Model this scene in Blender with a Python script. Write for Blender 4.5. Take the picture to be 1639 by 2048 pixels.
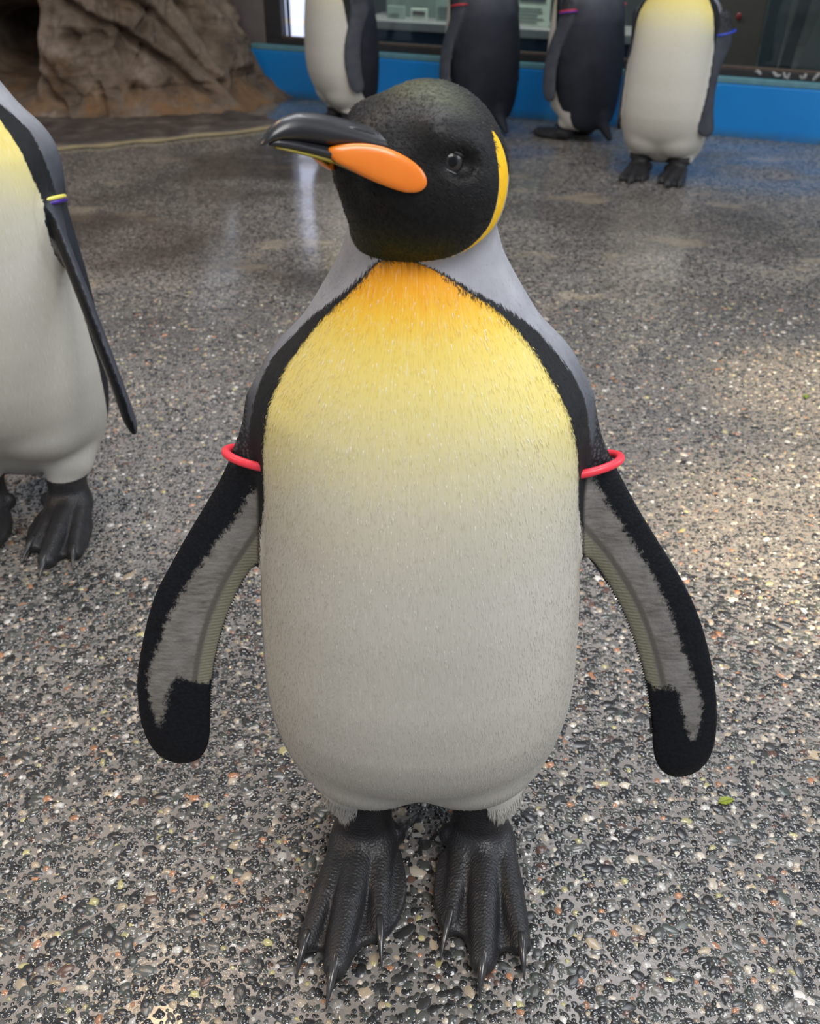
import bpy, math, random
import numpy as np

for o in list(bpy.data.objects): bpy.data.objects.remove(o, do_unlink=True)
S = bpy.context.scene
COL = S.collection
random.seed(4); RNG = np.random.default_rng(7)

# ------------------------------------------------------------------ camera
cam_d = bpy.data.cameras.new('camera'); cam = bpy.data.objects.new('camera', cam_d); COL.objects.link(cam)
cam.location = (0, 0, 1.0); cam.rotation_euler = (math.radians(90 - 33), 0, 0)
cam_d.sensor_fit = 'HORIZONTAL'; cam_d.sensor_width = 36.0; cam_d.lens = 36.0 * 2000 / 1639
cam_d.clip_start = .02; cam_d.clip_end = 60
cam_d.dof.use_dof = True; cam_d.dof.focus_distance = .98; cam_d.dof.aperture_fstop = 11
S.camera = cam

# ------------------------------------------------------------------ world, lights, exposure
S.view_settings.view_transform = 'Standard'; S.view_settings.look = 'None'
S.view_settings.gamma = 1.0; S.view_settings.use_curve_mapping = False
S.view_settings.exposure = 0.0
wd = bpy.data.worlds.new('overcast_daylight'); S.world = wd; wd.use_nodes = True
bg = wd.node_tree.nodes['Background']; bg.inputs[0].default_value = (.80, .87, 1.0, 1); bg.inputs[1].default_value = .46

def area(name, loc, target, size, energy, color, shape='RECTANGLE', size_y=None):
    d = bpy.data.lights.new(name, 'AREA'); d.energy = energy; d.color = color; d.shape = shape; d.size = size
    if size_y: d.size_y = size_y
    o = bpy.data.objects.new(name, d); COL.objects.link(o); o.location = loc
    v = np.array(target, float) - np.array(loc, float)
    from mathutils import Vector
    o.rotation_euler = Vector(v).to_track_quat('-Z', 'Y').to_euler()
    return o
def spot(name, loc, target, energy, color, angle, blend, radius):
    d = bpy.data.lights.new(name, 'SPOT'); d.energy = energy; d.color = color; d.spot_size = math.radians(angle); d.spot_blend = blend; d.shadow_soft_size = radius
    o = bpy.data.objects.new(name, d); COL.objects.link(o); o.location = loc
    from mathutils import Vector
    o.rotation_euler = Vector(np.array(target, float) - np.array(loc, float)).to_track_quat('-Z', 'Y').to_euler()
    return o
area('skylight', (1.1, -.7, 2.9), (.1, 1.0, .2), 1.7, 78, (1.0, .98, .97), size_y=1.3)
for rx_, ry_ in ((-.35, 2.1), (.45, 2.7), (1.15, 2.0), (.35, 1.6)):      # small roof lights over the pool edge
    area('roof_light', (rx_, ry_, 3.4), (rx_ * .8, ry_ - .5, 0), .85, 16, (.95, .97, 1.0), size_y=.6)
area('warm_roof_lamp', (-1.0, 2.2, 3.0), (-.6, 1.5, 0), .3, 14, (1.0, .66, .34), size_y=.3)
area('side_window', (3.6, 1.4, 1.9), (.4, 1.6, .2), 1.6, 34, (.86, .93, 1.0), size_y=1.4)
area('warm_lamp', (-2.4, .2, 2.3), (-.3, 1.2, .2), .35, 20, (1.0, .72, .42), size_y=.35)
# warm pools of light on the floor at the right
spot('floor_spot', (1.9, 1.3, 2.6), (.76, 1.46, 0), 620, (1.0, .80, .50), 15, .8, .05)
spot('floor_spot', (2.0, 1.7, 2.6), (.97, 2.02, 0), 480, (1.0, .80, .50), 14, .9, .05)
spot('floor_spot', (1.7, .9, 2.6), (.66, 1.13, 0), 200, (1.0, .86, .62), 12, 1.0, .05)

# ------------------------------------------------------------------ helpers
def link(o, parent=None):
    COL.objects.link(o)
    if parent: o.parent = parent
    return o
def tag(o, label=None, cat=None, group=None, kind=None):
    if label: o['label'] = label
    if cat: o['category'] = cat
    if group: o['group'] = group
    if kind: o['kind'] = kind
    return o
def empty(name, loc=(0, 0, 0), rz=0, scale=1):
    o = bpy.data.objects.new(name, None); o.empty_display_size = .1
    o.location = loc; o.rotation_euler = (0, 0, rz); o.scale = (scale,) * 3
    return link(o)
def mesh_np(name, V, F, smooth=True):
    """mesh from numpy vertices and a list of (n,k) face index arrays"""
    me = bpy.data.meshes.new(name)
    if not isinstance(F, list): F = [F]
    F = [np.asarray(f) for f in F if len(f)]
    me.vertices.add(len(V)); me.vertices.foreach_set('co', np.asarray(V, np.float32).ravel())
    nl = sum(f.size for f in F); me.loops.add(nl)
    me.loops.foreach_set('vertex_index', np.concatenate([f.ravel() for f in F]).astype(np.int32))
    tot = np.concatenate([np.full(len(f), f.shape[1]) for f in F]); st = np.concatenate([[0], np.cumsum(tot)[:-1]])
    me.polygons.add(len(tot)); me.polygons.foreach_set('loop_start', st.astype(np.int32))
    me.update(calc_edges=True); me.validate()
    me.polygons.foreach_set('use_smooth', np.full(len(me.polygons), smooth))
    return me
def obj(name, me, mat=None, parent=None):
    o = bpy.data.objects.new(name, me)
    if mat is not None and not me.materials: me.materials.append(mat)
    return link(o, parent)
def fattr(me, name, a):
    at = me.attributes.new(name, 'FLOAT', 'POINT'); at.data.foreach_set('value', np.asarray(a, np.float32))
def cattr(me, name, a):
    at = me.attributes.new(name, 'FLOAT_COLOR', 'POINT'); a = np.asarray(a, np.float32)
    if a.shape[1] == 3: a = np.concatenate([a, np.ones((len(a), 1), np.float32)], 1)
    at.data.foreach_set('color', a.ravel())
def box_np(x0, x1, y0, y1, z0, z1, bev=0):
    V = np.array([(x, y, z) for x in (x0, x1) for y in (y0, y1) for z in (z0, z1)], float)
    F = np.array([(0, 1, 3, 2), (4, 6, 7, 5), (0, 4, 5, 1), (2, 3, 7, 6), (0, 2, 6, 4), (1, 5, 7, 3)])
    return V, F
def bevel_box(name, dims, mat, parent=None, bev=.004, frame=None, seg=2):
    """box x0,x1,y0,y1,z0,z1 with rounded edges; frame maps (n,3) points"""
    import bmesh
    V, F = box_np(*dims)
    if frame: V = frame(V)
    bm = bmesh.new(); vs = [bm.verts.new(v) for v in V]
    for f in F: bm.faces.new([vs[i] for i in f])
    bmesh.ops.recalc_face_normals(bm, faces=bm.faces)
    if bev: bmesh.ops.bevel(bm, geom=list(bm.edges), offset=bev, segments=seg, affect='EDGES', profile=.6)
    me = bpy.data.meshes.new(name); bm.to_mesh(me); bm.free()
    return obj(name, me, mat, parent)
def tube_np(path, rad, n=12, flat=None, closed=False):
    """round tube along a path; rad may vary; flat=(direction, factor) squashes it"""
    P = np.asarray(path, float); m = len(P); rad = np.broadcast_to(np.asarray(rad, float), (m,))
    T = np.gradient(P, axis=0)
    if closed: T = np.roll(P, -1, 0) - np.roll(P, 1, 0)
    T /= np.linalg.norm(T, axis=1, keepdims=True)
    V = []; up = np.array([0, 0, 1.]) if abs(T[0][2]) < .8 else np.array([0, 1., 0])
    u = np.cross(T[0], up); u /= np.linalg.norm(u)
    for i in range(m):
        u = u - (u @ T[i]) * T[i]; u /= np.linalg.norm(u); w = np.cross(T[i], u)
        for k in range(n):
            a = 2 * math.pi * k / n
            d = (math.cos(a) * u + math.sin(a) * w) * rad[i]
            if flat is not None:
                fd, ff = flat; d = d + (d @ fd) * (ff - 1) * fd
            V.append(P[i] + d)
    F = []
    for i in range(m if closed else m - 1):
        j = (i + 1) % m
        for k in range(n):
            F.append((i * n + k, i * n + (k + 1) % n, j * n + (k + 1) % n, j * n + k))
    Fs = [np.array(F)]
    if not closed:
        V.append(P[0]); V.append(P[-1]); c0, c1 = m * n, m * n + 1
        Fs.append(np.array([(c0, (k + 1) % n, k) for k in range(n)] + [(c1, (m - 1) * n + k, (m - 1) * n + (k + 1) % n) for k in range(n)]))
    return np.array(V), Fs
def loft_np(rings):
    """closed rings with the same point count, capped at both ends"""
    R = np.asarray(rings, float); m, n, _ = R.shape
    F = np.array([(i * n + k, i * n + (k + 1) % n, (i + 1) * n + (k + 1) % n, (i + 1) * n + k) for i in range(m - 1) for k in range(n)])
    V = np.concatenate([R.reshape(-1, 3), [R[0].mean(0)], [R[-1].mean(0)]])
    c0, c1 = m * n, m * n + 1
    T = np.array([(c0, (k + 1) % n, k) for k in range(n)] + [(c1, (m - 1) * n + k, (m - 1) * n + (k + 1) % n) for k in range(n)])
    return V, [F, T]

class NT:
    """short hand for node trees"""
    def __init__(s, name):
        s.m = bpy.data.materials.new(name); s.m.use_nodes = True; s.t = s.m.node_tree
        s.t.nodes.clear(); s.out = s.t.nodes.new('ShaderNodeOutputMaterial')
        s.b = s.t.nodes.new('ShaderNodeBsdfPrincipled'); s.t.links.new(s.b.outputs[0], s.out.inputs[0])
    def node(s, typ, ins=None, **kw):
        n = s.t.nodes.new('ShaderNode' + typ)
        for k, v in kw.items(): setattr(n, k, v)
        for k, v in (ins or {}).items(): s.put(n.inputs[k], v)
        return n
    def put(s, sock, v):
        if isinstance(v, bpy.types.NodeSocket): s.t.links.new(v, sock)
        elif isinstance(v, (tuple, list)) and sock.type == 'RGBA' and len(v) == 3: sock.default_value = (*v, 1)
        else: sock.default_value = v
    def attr(s, name, out='Fac'): return s.node('Attribute', attribute_name=name).outputs[out]
    def math(s, op, a, b=0., c=None):
        n = s.node('Math', operation=op); s.put(n.inputs[0], a); s.put(n.inputs[1], b)
        if c is not None: s.put(n.inputs[2], c)
        return n.outputs[0]
    def step(s, v, w=.001, lo=None, hi=None):
        n = s.node('MapRange', interpolation_type='SMOOTHSTEP'); s.put(n.inputs[0], v)
        s.put(n.inputs[1], -w if lo is None else lo); s.put(n.inputs[2], w if hi is None else hi)
        return n.outputs[0]
    def rng(s, v, a, b, c, d):
        n = s.node('MapRange'); 
        for i, q in enumerate((v, a, b, c, d)): s.put(n.inputs[i], q)
        return n.outputs[0]
    def mix(s, f, a, b, mode='MIX'):
        n = s.node('Mix', data_type='RGBA', blend_type=mode); s.put(n.inputs[0], f); s.put(n.inputs[6], a); s.put(n.inputs[7], b)
        return n.outputs[2]
    def fmix(s, f, a, b):
        n = s.node('Mix', data_type='FLOAT'); s.put(n.inputs[0], f); s.put(n.inputs[2], a); s.put(n.inputs[3], b)
        return n.outputs[0]
    def ramp(s, f, stops, interp='LINEAR'):
        n = s.node('ValToRGB'); r = n.color_ramp; r.interpolation = interp; s.put(n.inputs[0], f)
        while len(r.elements) < len(stops): r.elements.new(.5)
        for e, (p, c) in zip(r.elements, stops): e.position = p; e.color = (*c, 1) if len(c) == 3 else c
        return n.outputs[0]
    def coord(s, which='Object'): return s.node('TexCoord').outputs[which]
    def mapping(s, v, sc=(1, 1, 1), loc=(0, 0, 0), rot=(0, 0, 0)):
        return s.node('Mapping', {'Vector': v, 'Scale': sc, 'Location': loc, 'Rotation': rot}).outputs[0]
    def noise(s, v, scale, detail=3, rough=.55, out='Fac', dist=0):
        return s.node('TexNoise', {'Vector': v, 'Scale': scale, 'Detail': detail, 'Roughness': rough, 'Distortion': dist}).outputs[out]
    def voro(s, v, scale, out='Distance', feature='F1', rand=1):
        return s.node('TexVoronoi', {'Vector': v, 'Scale': scale, 'Randomness': rand}, feature=feature).outputs[out]
    def bump(s, h, strength=.3, dist=.001, normal=None):
        n = s.node('Bump', {'Height': h, 'Strength': strength, 'Distance': dist})
        if normal is not None: s.put(n.inputs['Normal'], normal)
        return n.outputs[0]
    def set(s, **kw):
        for k, v in kw.items(): s.put(s.b.inputs[k.replace('_', ' ')], v)
        return s.m

def simple(name, color, rough=.5, var=.12, scale=30, bump=.1, bscale=120, spec=.5, metal=0., coat=0., bdist=.001):
    """a plain procedural material with some mottling and fine relief"""
    n = NT(name); co = n.coord()
    f = n.noise(co, scale, 4)
    c = n.mix(f, tuple(x * (1 - var) for x in color), tuple(min(1, x * (1 + var)) for x in color))
    n.set(Base_Color=c, Roughness=rough, Metallic=metal)
    n.b.inputs['Specular IOR Level'].default_value = spec
    n.b.inputs['Coat Weight'].default_value = coat; n.b.inputs['Coat Roughness'].default_value = .08
    if bump: n.set(Normal=n.bump(n.noise(co, bscale, 3), bump, bdist))
    return n.m

def vnoise(p, seed=0):
    """smooth value noise for (n,3) points"""
    i = np.floor(p).astype(np.int64); f = p - i; f = f * f * (3 - 2 * f)
    def hsh(a):
        h = (a[:, 0] * 374761393 + a[:, 1] * 668265263 + a[:, 2] * 2147483647 + seed * 974634777) & 0x7fffffff
        h = ((h ^ (h >> 13)) * 1274126177) & 0x7fffffff
        return ((h ^ (h >> 16)) & 0xffff) / 65535.
    r = 0
    for dx in (0, 1):
        for dy in (0, 1):
            for dz in (0, 1):
                w = (f[:, 0] if dx else 1 - f[:, 0]) * (f[:, 1] if dy else 1 - f[:, 1]) * (f[:, 2] if dz else 1 - f[:, 2])
                r = r + w * hsh(i + np.array([dx, dy, dz]))
    return r
def fbm(p, oct=4, seed=0, ridged=False):
    a = 1.; r = 0; t = 0
    for k in range(oct):
        v = vnoise(p * 2 ** k + 17.3 * k, seed + k)
        if ridged: v = 1 - np.abs(2 * v - 1)
        r = r + a * v; t += a; a *= .5
    return r / t

# ---------------------------------------------------------------- SDF BEGIN
def hermite(xs, ys, n=600):
    """monotone-ish smooth table lookup (finite-difference cubic hermite)"""
    xs = np.array(xs, float); ys = np.array(ys, float)
    d = np.diff(ys) / np.diff(xs)
    m = np.zeros_like(ys); m[0] = d[0]; m[-1] = d[-1]
    s_ = d[:-1] * d[1:] > 0
    m[1:-1] = np.where(s_, 2 * d[:-1] * d[1:] / np.where(s_, d[:-1] + d[1:], 1), 0)
    X = np.linspace(xs[0], xs[-1], n)
    i = np.clip(np.searchsorted(xs, X, side='right') - 1, 0, len(xs) - 2)
    h = xs[i + 1] - xs[i]; t = (X - xs[i]) / h
    Y = ((1 + 2 * t) * (1 - t) ** 2 * ys[i] + t * (1 - t) ** 2 * h * m[i]
         + t * t * (3 - 2 * t) * ys[i + 1] + t * t * (t - 1) * h * m[i + 1])
    return lambda q: np.interp(q, X, Y)

def smin(a, b, k):
    h = np.maximum(k - np.abs(a - b), 0) / k
    return np.minimum(a, b) - h * h * k * .25

def ellipsoid(p, c, r, M=None):
    q = p - np.array(c)
    if M is not None: q = q @ M.T
    r = np.array(r)
    k0 = np.sqrt(((q / r) ** 2).sum(1)); k1 = np.sqrt(((q / r ** 2) ** 2).sum(1))
    return np.where(k0 < 1e-6, -r.min(), k0 * (k0 - 1) / np.maximum(k1, 1e-9))

def cone(p, a, b, ra, rb):
    a = np.array(a, float); b = np.array(b, float); ab = b - a
    t = np.clip(((p - a) @ ab) / (ab @ ab), 0, 1)
    return np.sqrt(((p - a - t[:, None] * ab) ** 2).sum(1)) - (ra + (rb - ra) * t)

def polydist(x, y, P):
    """signed distance to a closed 2-D polygon (negative inside)"""
    P = np.array(P, float); n = len(P)
    d = np.full(x.shape, 1e9); ins = np.zeros(x.shape, bool)
    for i in range(n):
        ax, ay = P[i - 1]; bx_, by_ = P[i]
        ex, ey = bx_ - ax, by_ - ay
        t = np.clip(((x - ax) * ex + (y - ay) * ey) / (ex * ex + ey * ey + 1e-12), 0, 1)
        d = np.minimum(d, (x - ax - t * ex) ** 2 + (y - ay - t * ey) ** 2)
        if ay != by_:
            cr = ((ay > y) != (by_ > y)) & (x < ex * (y - ay) / ey + ax)
            ins ^= cr
    return np.sqrt(d) * np.where(ins, -1, 1)

def smooth_poly(P, it=2):
    P = np.array(P, float)
    for _ in range(it):
        Q = np.roll(P, -1, 0)
        P = np.stack([.75 * P + .25 * Q, .25 * P + .75 * Q], 1).reshape(-1, 2)
    return P

# trunk and neck, by height above the floor: half width, front and back extent
_Z  = [.055, .065, .09, .131, .171, .21, .25, .283, .35, .413, .5, .554, .604, .628, .6515, .674, .696, .7135, .7306, .76, .80, .83]
_A  = [.028, .070, .110, .134, .148, .156, .160, .162, .160, .156, .148, .144, .138, .128, .1150, .1005, .0865, .076, .067, .058, .045, .02]
_F  = [-.035, -.015, .012, .047, .084, .114, .131, .139, .145, .145, .139, .132, .120, .112, .102, .090, .078, .068, .060, .052, .035, .01]
_B  = [.075, .100, .118, .132, .142, .149, .153, .155, .156, .153, .143, .134, .122, .115, .107, .098, .089, .082, .077, .068, .055, .03]
body_a, body_f, body_b = hermite(_Z, _A), hermite(_Z, _F), hermite(_Z, _B)

# flipper outline in its own plane: x towards the leading edge, z up, shoulder at the origin
FLIP_R = [(.0, .02), (.011, -.0128), (.0239, -.0376), (.0369, -.0607), (.0552, -.0912), (.0763, -.1224), (.0951, -.1494), (.1119, -.177),
          (.1252, -.2051), (.1376, -.2417), (.1469, -.2792), (.1508, -.3122), (.1502, -.3403), (.1421, -.3602), (.1263, -.3706),
          (.1101, -.3706), (.0982, -.3631), (.0902, -.3459), (.0864, -.3122), (.0802, -.2792), (.0712, -.247), (.0601, -.2154),
          (.0458, -.1846), (.0307, -.1594), (.0142, -.1371), (-.0014, -.12), (-.022, -.096), (-.0306, -.063), (-.0336, -.0263), (-.0331, .02)]
FLIP_L = [(.0048, .02), (.0136, -.0128), (.0227, -.0308), (.0333, -.056), (.0527, -.0865), (.0747, -.12), (.0909, -.147), (.1046, -.1694),
          (.1149, -.1948), (.124, -.2259), (.1318, -.2576), (.1343, -.2901), (.1315, -.3189), (.1221, -.3431), (.1054, -.3551),
          (.0851, -.3551), (.0728, -.3459), (.0656, -.329), (.0633, -.2956), (.0605, -.2684), (.0544, -.2364), (.0446, -.2051),
          (.0324, -.177), (.0197, -.1544), (.0039, -.1322), (-.0146, -.1055), (-.0229, -.0723), (-.0267, -.0354), (-.03, .02)]
# the pale grey field on the under side, same plane
GREY_R = [(-.03, -.046), (.004, -.052), (.015, -.066), (.024, -.083), (.046, -.113), (.063, -.139), (.08, -.165), (.094, -.196), (.105, -.225),
          (.117, -.252), (.130, -.276), (.132, -.30), (.128, -.324), (.121, -.318), (.112, -.29), (.105, -.268), (.097, -.266), (.083, -.272), (.0745, -.258),
          (.0660, -.2400), (.056, -.2134), (.0418, -.1836), (.0267, -.158), (.0102, -.1351), (-.012, -.118), (-.034, -.10)]
GREY_L = [(-.03, -.047), (-.004, -.06), (.010, -.072), (.02, -.092), (.036, -.11), (.054, -.135), (.07, -.155), (.086, -.178), (.098, -.204), (.111, -.232),
          (.119, -.253), (.121, -.275), (.117, -.30), (.113, -.313), (.106, -.29), (.098, -.265), (.088, -.255), (.074, -.263), (.062, -.265),
          (.0555, -.2534), (.0505, -.2344), (.0406, -.2044), (.0284, -.1764), (.0157, -.153), (-.002, -.131), (-.03, -.10)]

def rotz(v, a):
    c_, s_ = math.cos(a), math.sin(a)
    return np.array([v[0] * c_ - v[1] * s_, v[0] * s_ + v[1] * c_, v[2]])

def unit(v):
    v = np.array(v, float); return v / np.linalg.norm(v)

class Pen:
    """one penguin in its own frame: standing on z=0, chest towards -y, x to the viewer's right"""
    def __init__(s, yaw=47, pitch=16, fl=None, fr=None, toes=None, headc=(0, -.02, .80), drop=0.):
        s.drop = drop; s.bare = toes is None
        a, e = math.radians(yaw), math.radians(pitch)
        s.C = np.array(headc)
        s.u = np.array([-math.sin(a) * math.cos(e), -math.cos(a) * math.cos(e), math.sin(e)])
        s.v = np.array([math.cos(a), -math.sin(a), 0]); s.w = np.cross(s.u, s.v)
        s.M = np.array([s.u, s.v, s.w])
        # flippers: shoulder, leading-edge direction, up direction, outline, grey field
        k = .2424
        s.fl = fl or dict(o=(-.145, -.003, .59), ex=(-1, 0, 0), ez=unit((0, k, 1)), P=FLIP_L, G=GREY_L, st=1.0292)
        s.fr = fr or dict(o=(.145, -.003, .59), ex=(1, 0, 0), ez=unit((0, k, 1)), P=FLIP_R, G=GREY_R, st=1.0292)
        for q in (s.fl, s.fr):
            P = np.array(q['P']); P[:, 1] *= q.get('st', 1.03)
            G = np.array(q['G']); G[:, 1] *= q.get('st', 1.03)
            r = q.get('turn', 0)
            R = np.array([[math.cos(r), -math.sin(r)], [math.sin(r), math.cos(r)]])
            q['SP'] = smooth_poly(P @ R.T, 1); q['SG'] = smooth_poly(G @ R.T, 1)
            q['rot'] = R
            q['ex'] = unit(q['ex']); ez = np.array(q['ez']); ez = unit(ez - (ez @ q['ex']) * q['ex']); q['ez'] = ez
            n = np.cross(q['ex'], ez)
            # the normal that looks to the under (belly) side
            under = np.array(q.get('under', (0, -1, 0)))
            q['n'] = n if n @ under > 0 else -n
            q['o'] = np.array(q['o'])
        s.toes = toes or dict(
            L=dict(x=-.064, out=(-.123, -.142), mid=(-.0895, -.168), inn=(-.043, -.125),
                   tips=[(-.1311, -.1778), (-.0968, -.2121), (-.0403, -.1675)],
                   web=[(-.098, -.02), (-.118, -.07), (-.126, -.118), (-.119, -.146), (-.103, -.148), (-.094, -.175), (-.080, -.172), (-.064, -.142), (-.052, -.137), (-.044, -.137), (-.028, -.122), (-.016, -.095), (-.013, -.07), (-.022, -.02)]),
            R=dict(x=.073, out=(.111, -.145), mid=(.068, -.163), inn=(.0335, -.115),
                   tips=[(.1114, -.1806), (.0624, -.2012), (.0227, -.1587)],
                   web=[(.106, -.02), (.118, -.06), (.121, -.11), (.118, -.150), (.105, -.150), (.090, -.145), (.078, -.170), (.061, -.170), (.050, -.132), (.040, -.128), (.029, -.132), (.018, -.10), (.016, -.07), (.028, -.02)]))

    def flip_uv(s, q, p):
        d = p - q['o']
        return d @ q['ex'], d @ q['ez'], d @ q['n']

    def flipper(s, q, p):
        x, z, n = s.flip_uv(q, p)
        out = np.full(len(p), .2)
        P = q['SP']
        m = (x > P[:, 0].min() - .05) & (x < P[:, 0].max() + .05) & (z > P[:, 1].min() - .05) & (z < P[:, 1].max() + .05) & (np.abs(n) < .075)
        if m.any():
            x, z, n = x[m], z[m], n[m]
            d2 = polydist(x, z, P) + .002
            root = np.clip((z + .13) / .13, 0, 1)
            th = .0015 + .0065 * (1 - np.exp(-np.maximum(-d2, 0) / .012)) + .011 * root * root * (1 - np.exp(-np.maximum(-d2, 0) / .008))
            dn = (np.abs(n) - th) * .92
            out[m] = np.minimum(np.maximum(d2, dn), 0) + np.hypot(np.maximum(d2, 0), np.maximum(dn, 0)) - .002
        return out

    def trunk(s, p):
        z = p[:, 2]; zc = np.clip(z, .0552, .8298)
        a = body_a(zc); f = body_f(zc); b = body_b(zc)
        # belly is a little flatter than an ellipse, front bulge and back bulge have one centre line
        yc = (b - f) * .5; hb = (b + f) * .5
        x, y = p[:, 0], p[:, 1] - yc
        e = 2.25
        k0 = ((np.abs(x) / a) ** e + (np.abs(y) / hb) ** e) ** (1 / e)
        R = np.hypot(x, y) / np.maximum(k0, 1e-6)
        d = (k0 - 1) * np.minimum(R, np.minimum(a, hb) * 1.2)
        dz = np.maximum(.055 - z, z - .83)
        return np.where(dz > 0, np.hypot(np.maximum(d, 0), dz), d)

    def foot(s, p):
        out = np.full(len(p), .2)
        m = p[:, 2] < .16
        if not m.any(): return out
        p = p[m]; d = np.full(len(p), .2)
        for side in 'LR':
            t = s.toes[side]; x0 = t['x']; sg = -1 if side == 'L' else 1
            ank = (x0, -.006, .03)
            g = cone(p, (x0, -.006, .032), (x0, 0, .13), .0325, .034)
            # thick fold round the ankle
            g = smin(g, ellipsoid(p, (x0, -.016, .030), (.040, .034, .022)), .012)
            ft = np.full(len(p), .2)
            for key, r0, r1, ox in (('out', .0175, .0105, .024 * sg), ('mid', .0225, .0140, .004 * sg), ('inn', .0185, .0105, -.018 * sg)):
                tx, ty = t[key]
                a0 = (x0 + ox, -.026, .026); kn = (tx * .5 + (x0 + ox) * .5, ty * .5 - .013, .019 if key != 'mid' else .021); b0 = (tx, ty, .0115)
                toe = smin(cone(p, a0, kn, r0, (r0 + r1) * .5 - .001), cone(p, kn, b0, (r0 + r1) * .5 - .001, r1), .002)
                ft = smin(ft, toe, .005)
            w2 = polydist(p[:, 0], p[:, 1], smooth_poly(t['web'], 1))
            top = np.interp(p[:, 1], [-.18, -.12, -.05, 0], [.009, .014, .023, .026])
            wz = np.maximum(p[:, 2] - top, .001 - p[:, 2])
            web = np.minimum(np.maximum(w2 + .003, wz + .003), 0) + np.hypot(np.maximum(w2 + .003, 0), np.maximum(wz + .003, 0)) - .003
            ft = smin(ft, web, .007)
            ft = np.maximum(ft, .001 - p[:, 2])
            g = smin(g, ft, .010)
            # small hind toe on the inner side
            g = smin(g, ellipsoid(p, (x0 - sg * .037, -.012, .030), (.012, .012, .015)), .004)
            d = np.minimum(d, g)
        out[m] = d
        return out

    def hood(s, p):
        out = np.full(len(p), .2)
        m = p[:, 2] > s.C[2] - .13
        if m.any(): out[m] = s.hood_(p[m])
        return out

    def hood_(s, p):
        C, M = s.C, s.M
        h = ellipsoid(p, C + .004 * s.w - .002 * s.u, (.0635, .0565, .0625), M)
        h = smin(h, ellipsoid(p, (C[0], C[1], C[2] - .0135), (.0605, .0585, .0575)), .02)
        # face: forehead running out to the bill, cheeks, chin
        h = smin(h, ellipsoid(p, C + .040 * s.u + .010 * s.w, (.036, .031, .021), M), .022)
        for sg in (-1, 1):
            h = smin(h, ellipsoid(p, C + .030 * s.u + sg * .019 * s.v - .010 * s.w, (.036, .016, .017), M), .016)
            # brow over the eye
            h = smin(h, ellipsoid(p, C + .020 * s.u + sg * .040 * s.v + .031 * s.w, (.022, .010, .009), M), .02)
            # shallow eye hollow
            e = ellipsoid(p, C + .0215 * s.u + sg * .0565 * s.v + .0145 * s.w, (.0135, .0080, .0090), M)
            h = -smin(-h, e, .006)
        return h

    def warp(s, p):
        """a bird resting low on its feet: the trunk sinks over the ankles"""
        if not s.drop: return p
        t = np.clip((p[:, 2] - .0) / .09, 0, 1); t = t * t * (3 - 2 * t)
        q = p.copy(); q[:, 2] += s.drop * t
        return q

    def parts(s, p):
        fp = p; p = s.warp(p)
        t = s.trunk(p)
        m = p[:, 2] < .36; q = p[m]; tm = t[m]
        for sg in (-1, 1):      # feathered thighs
            x0 = s.toes['L' if sg < 0 else 'R']['x']
            tm = smin(tm, ellipsoid(q, (x0 + sg * .007, .006, .104), (.043, .042, .044)), .02)
            # rounded lower belly lobes beside the middle crease
            tm = smin(tm, ellipsoid(q, (sg * .050 + .001, -.004, .200), (.092, .094, .082)), .010)
        tm = smin(tm, cone(q, (0, .12, .13), (0, .178, .03), .032, .012), .03)      # tail
        t[m] = tm
        # shoulders
        for sg in (-1, 1):
            t = smin(t, ellipsoid(p, (sg * .108, .012, .585), (.034, .052, .055)), .04)
        return t, s.hood(p), s.flipper(s.fl, p), s.flipper(s.fr, p), s.foot(fp)

    def sdf(s, p):
        t, h, l, r, f = s.parts(p)
        d = smin(t, h, .010)
        d = smin(d, l, .018); d = smin(d, r, .018)
        return smin(d, f, .006)

def grad(fn, p, e=4e-4):
    g = np.empty_like(p)
    for i in range(3):
        o = np.zeros(3); o[i] = e
        g[:, i] = fn(p + o) - fn(p - o)
    return g / (2 * e)

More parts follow.
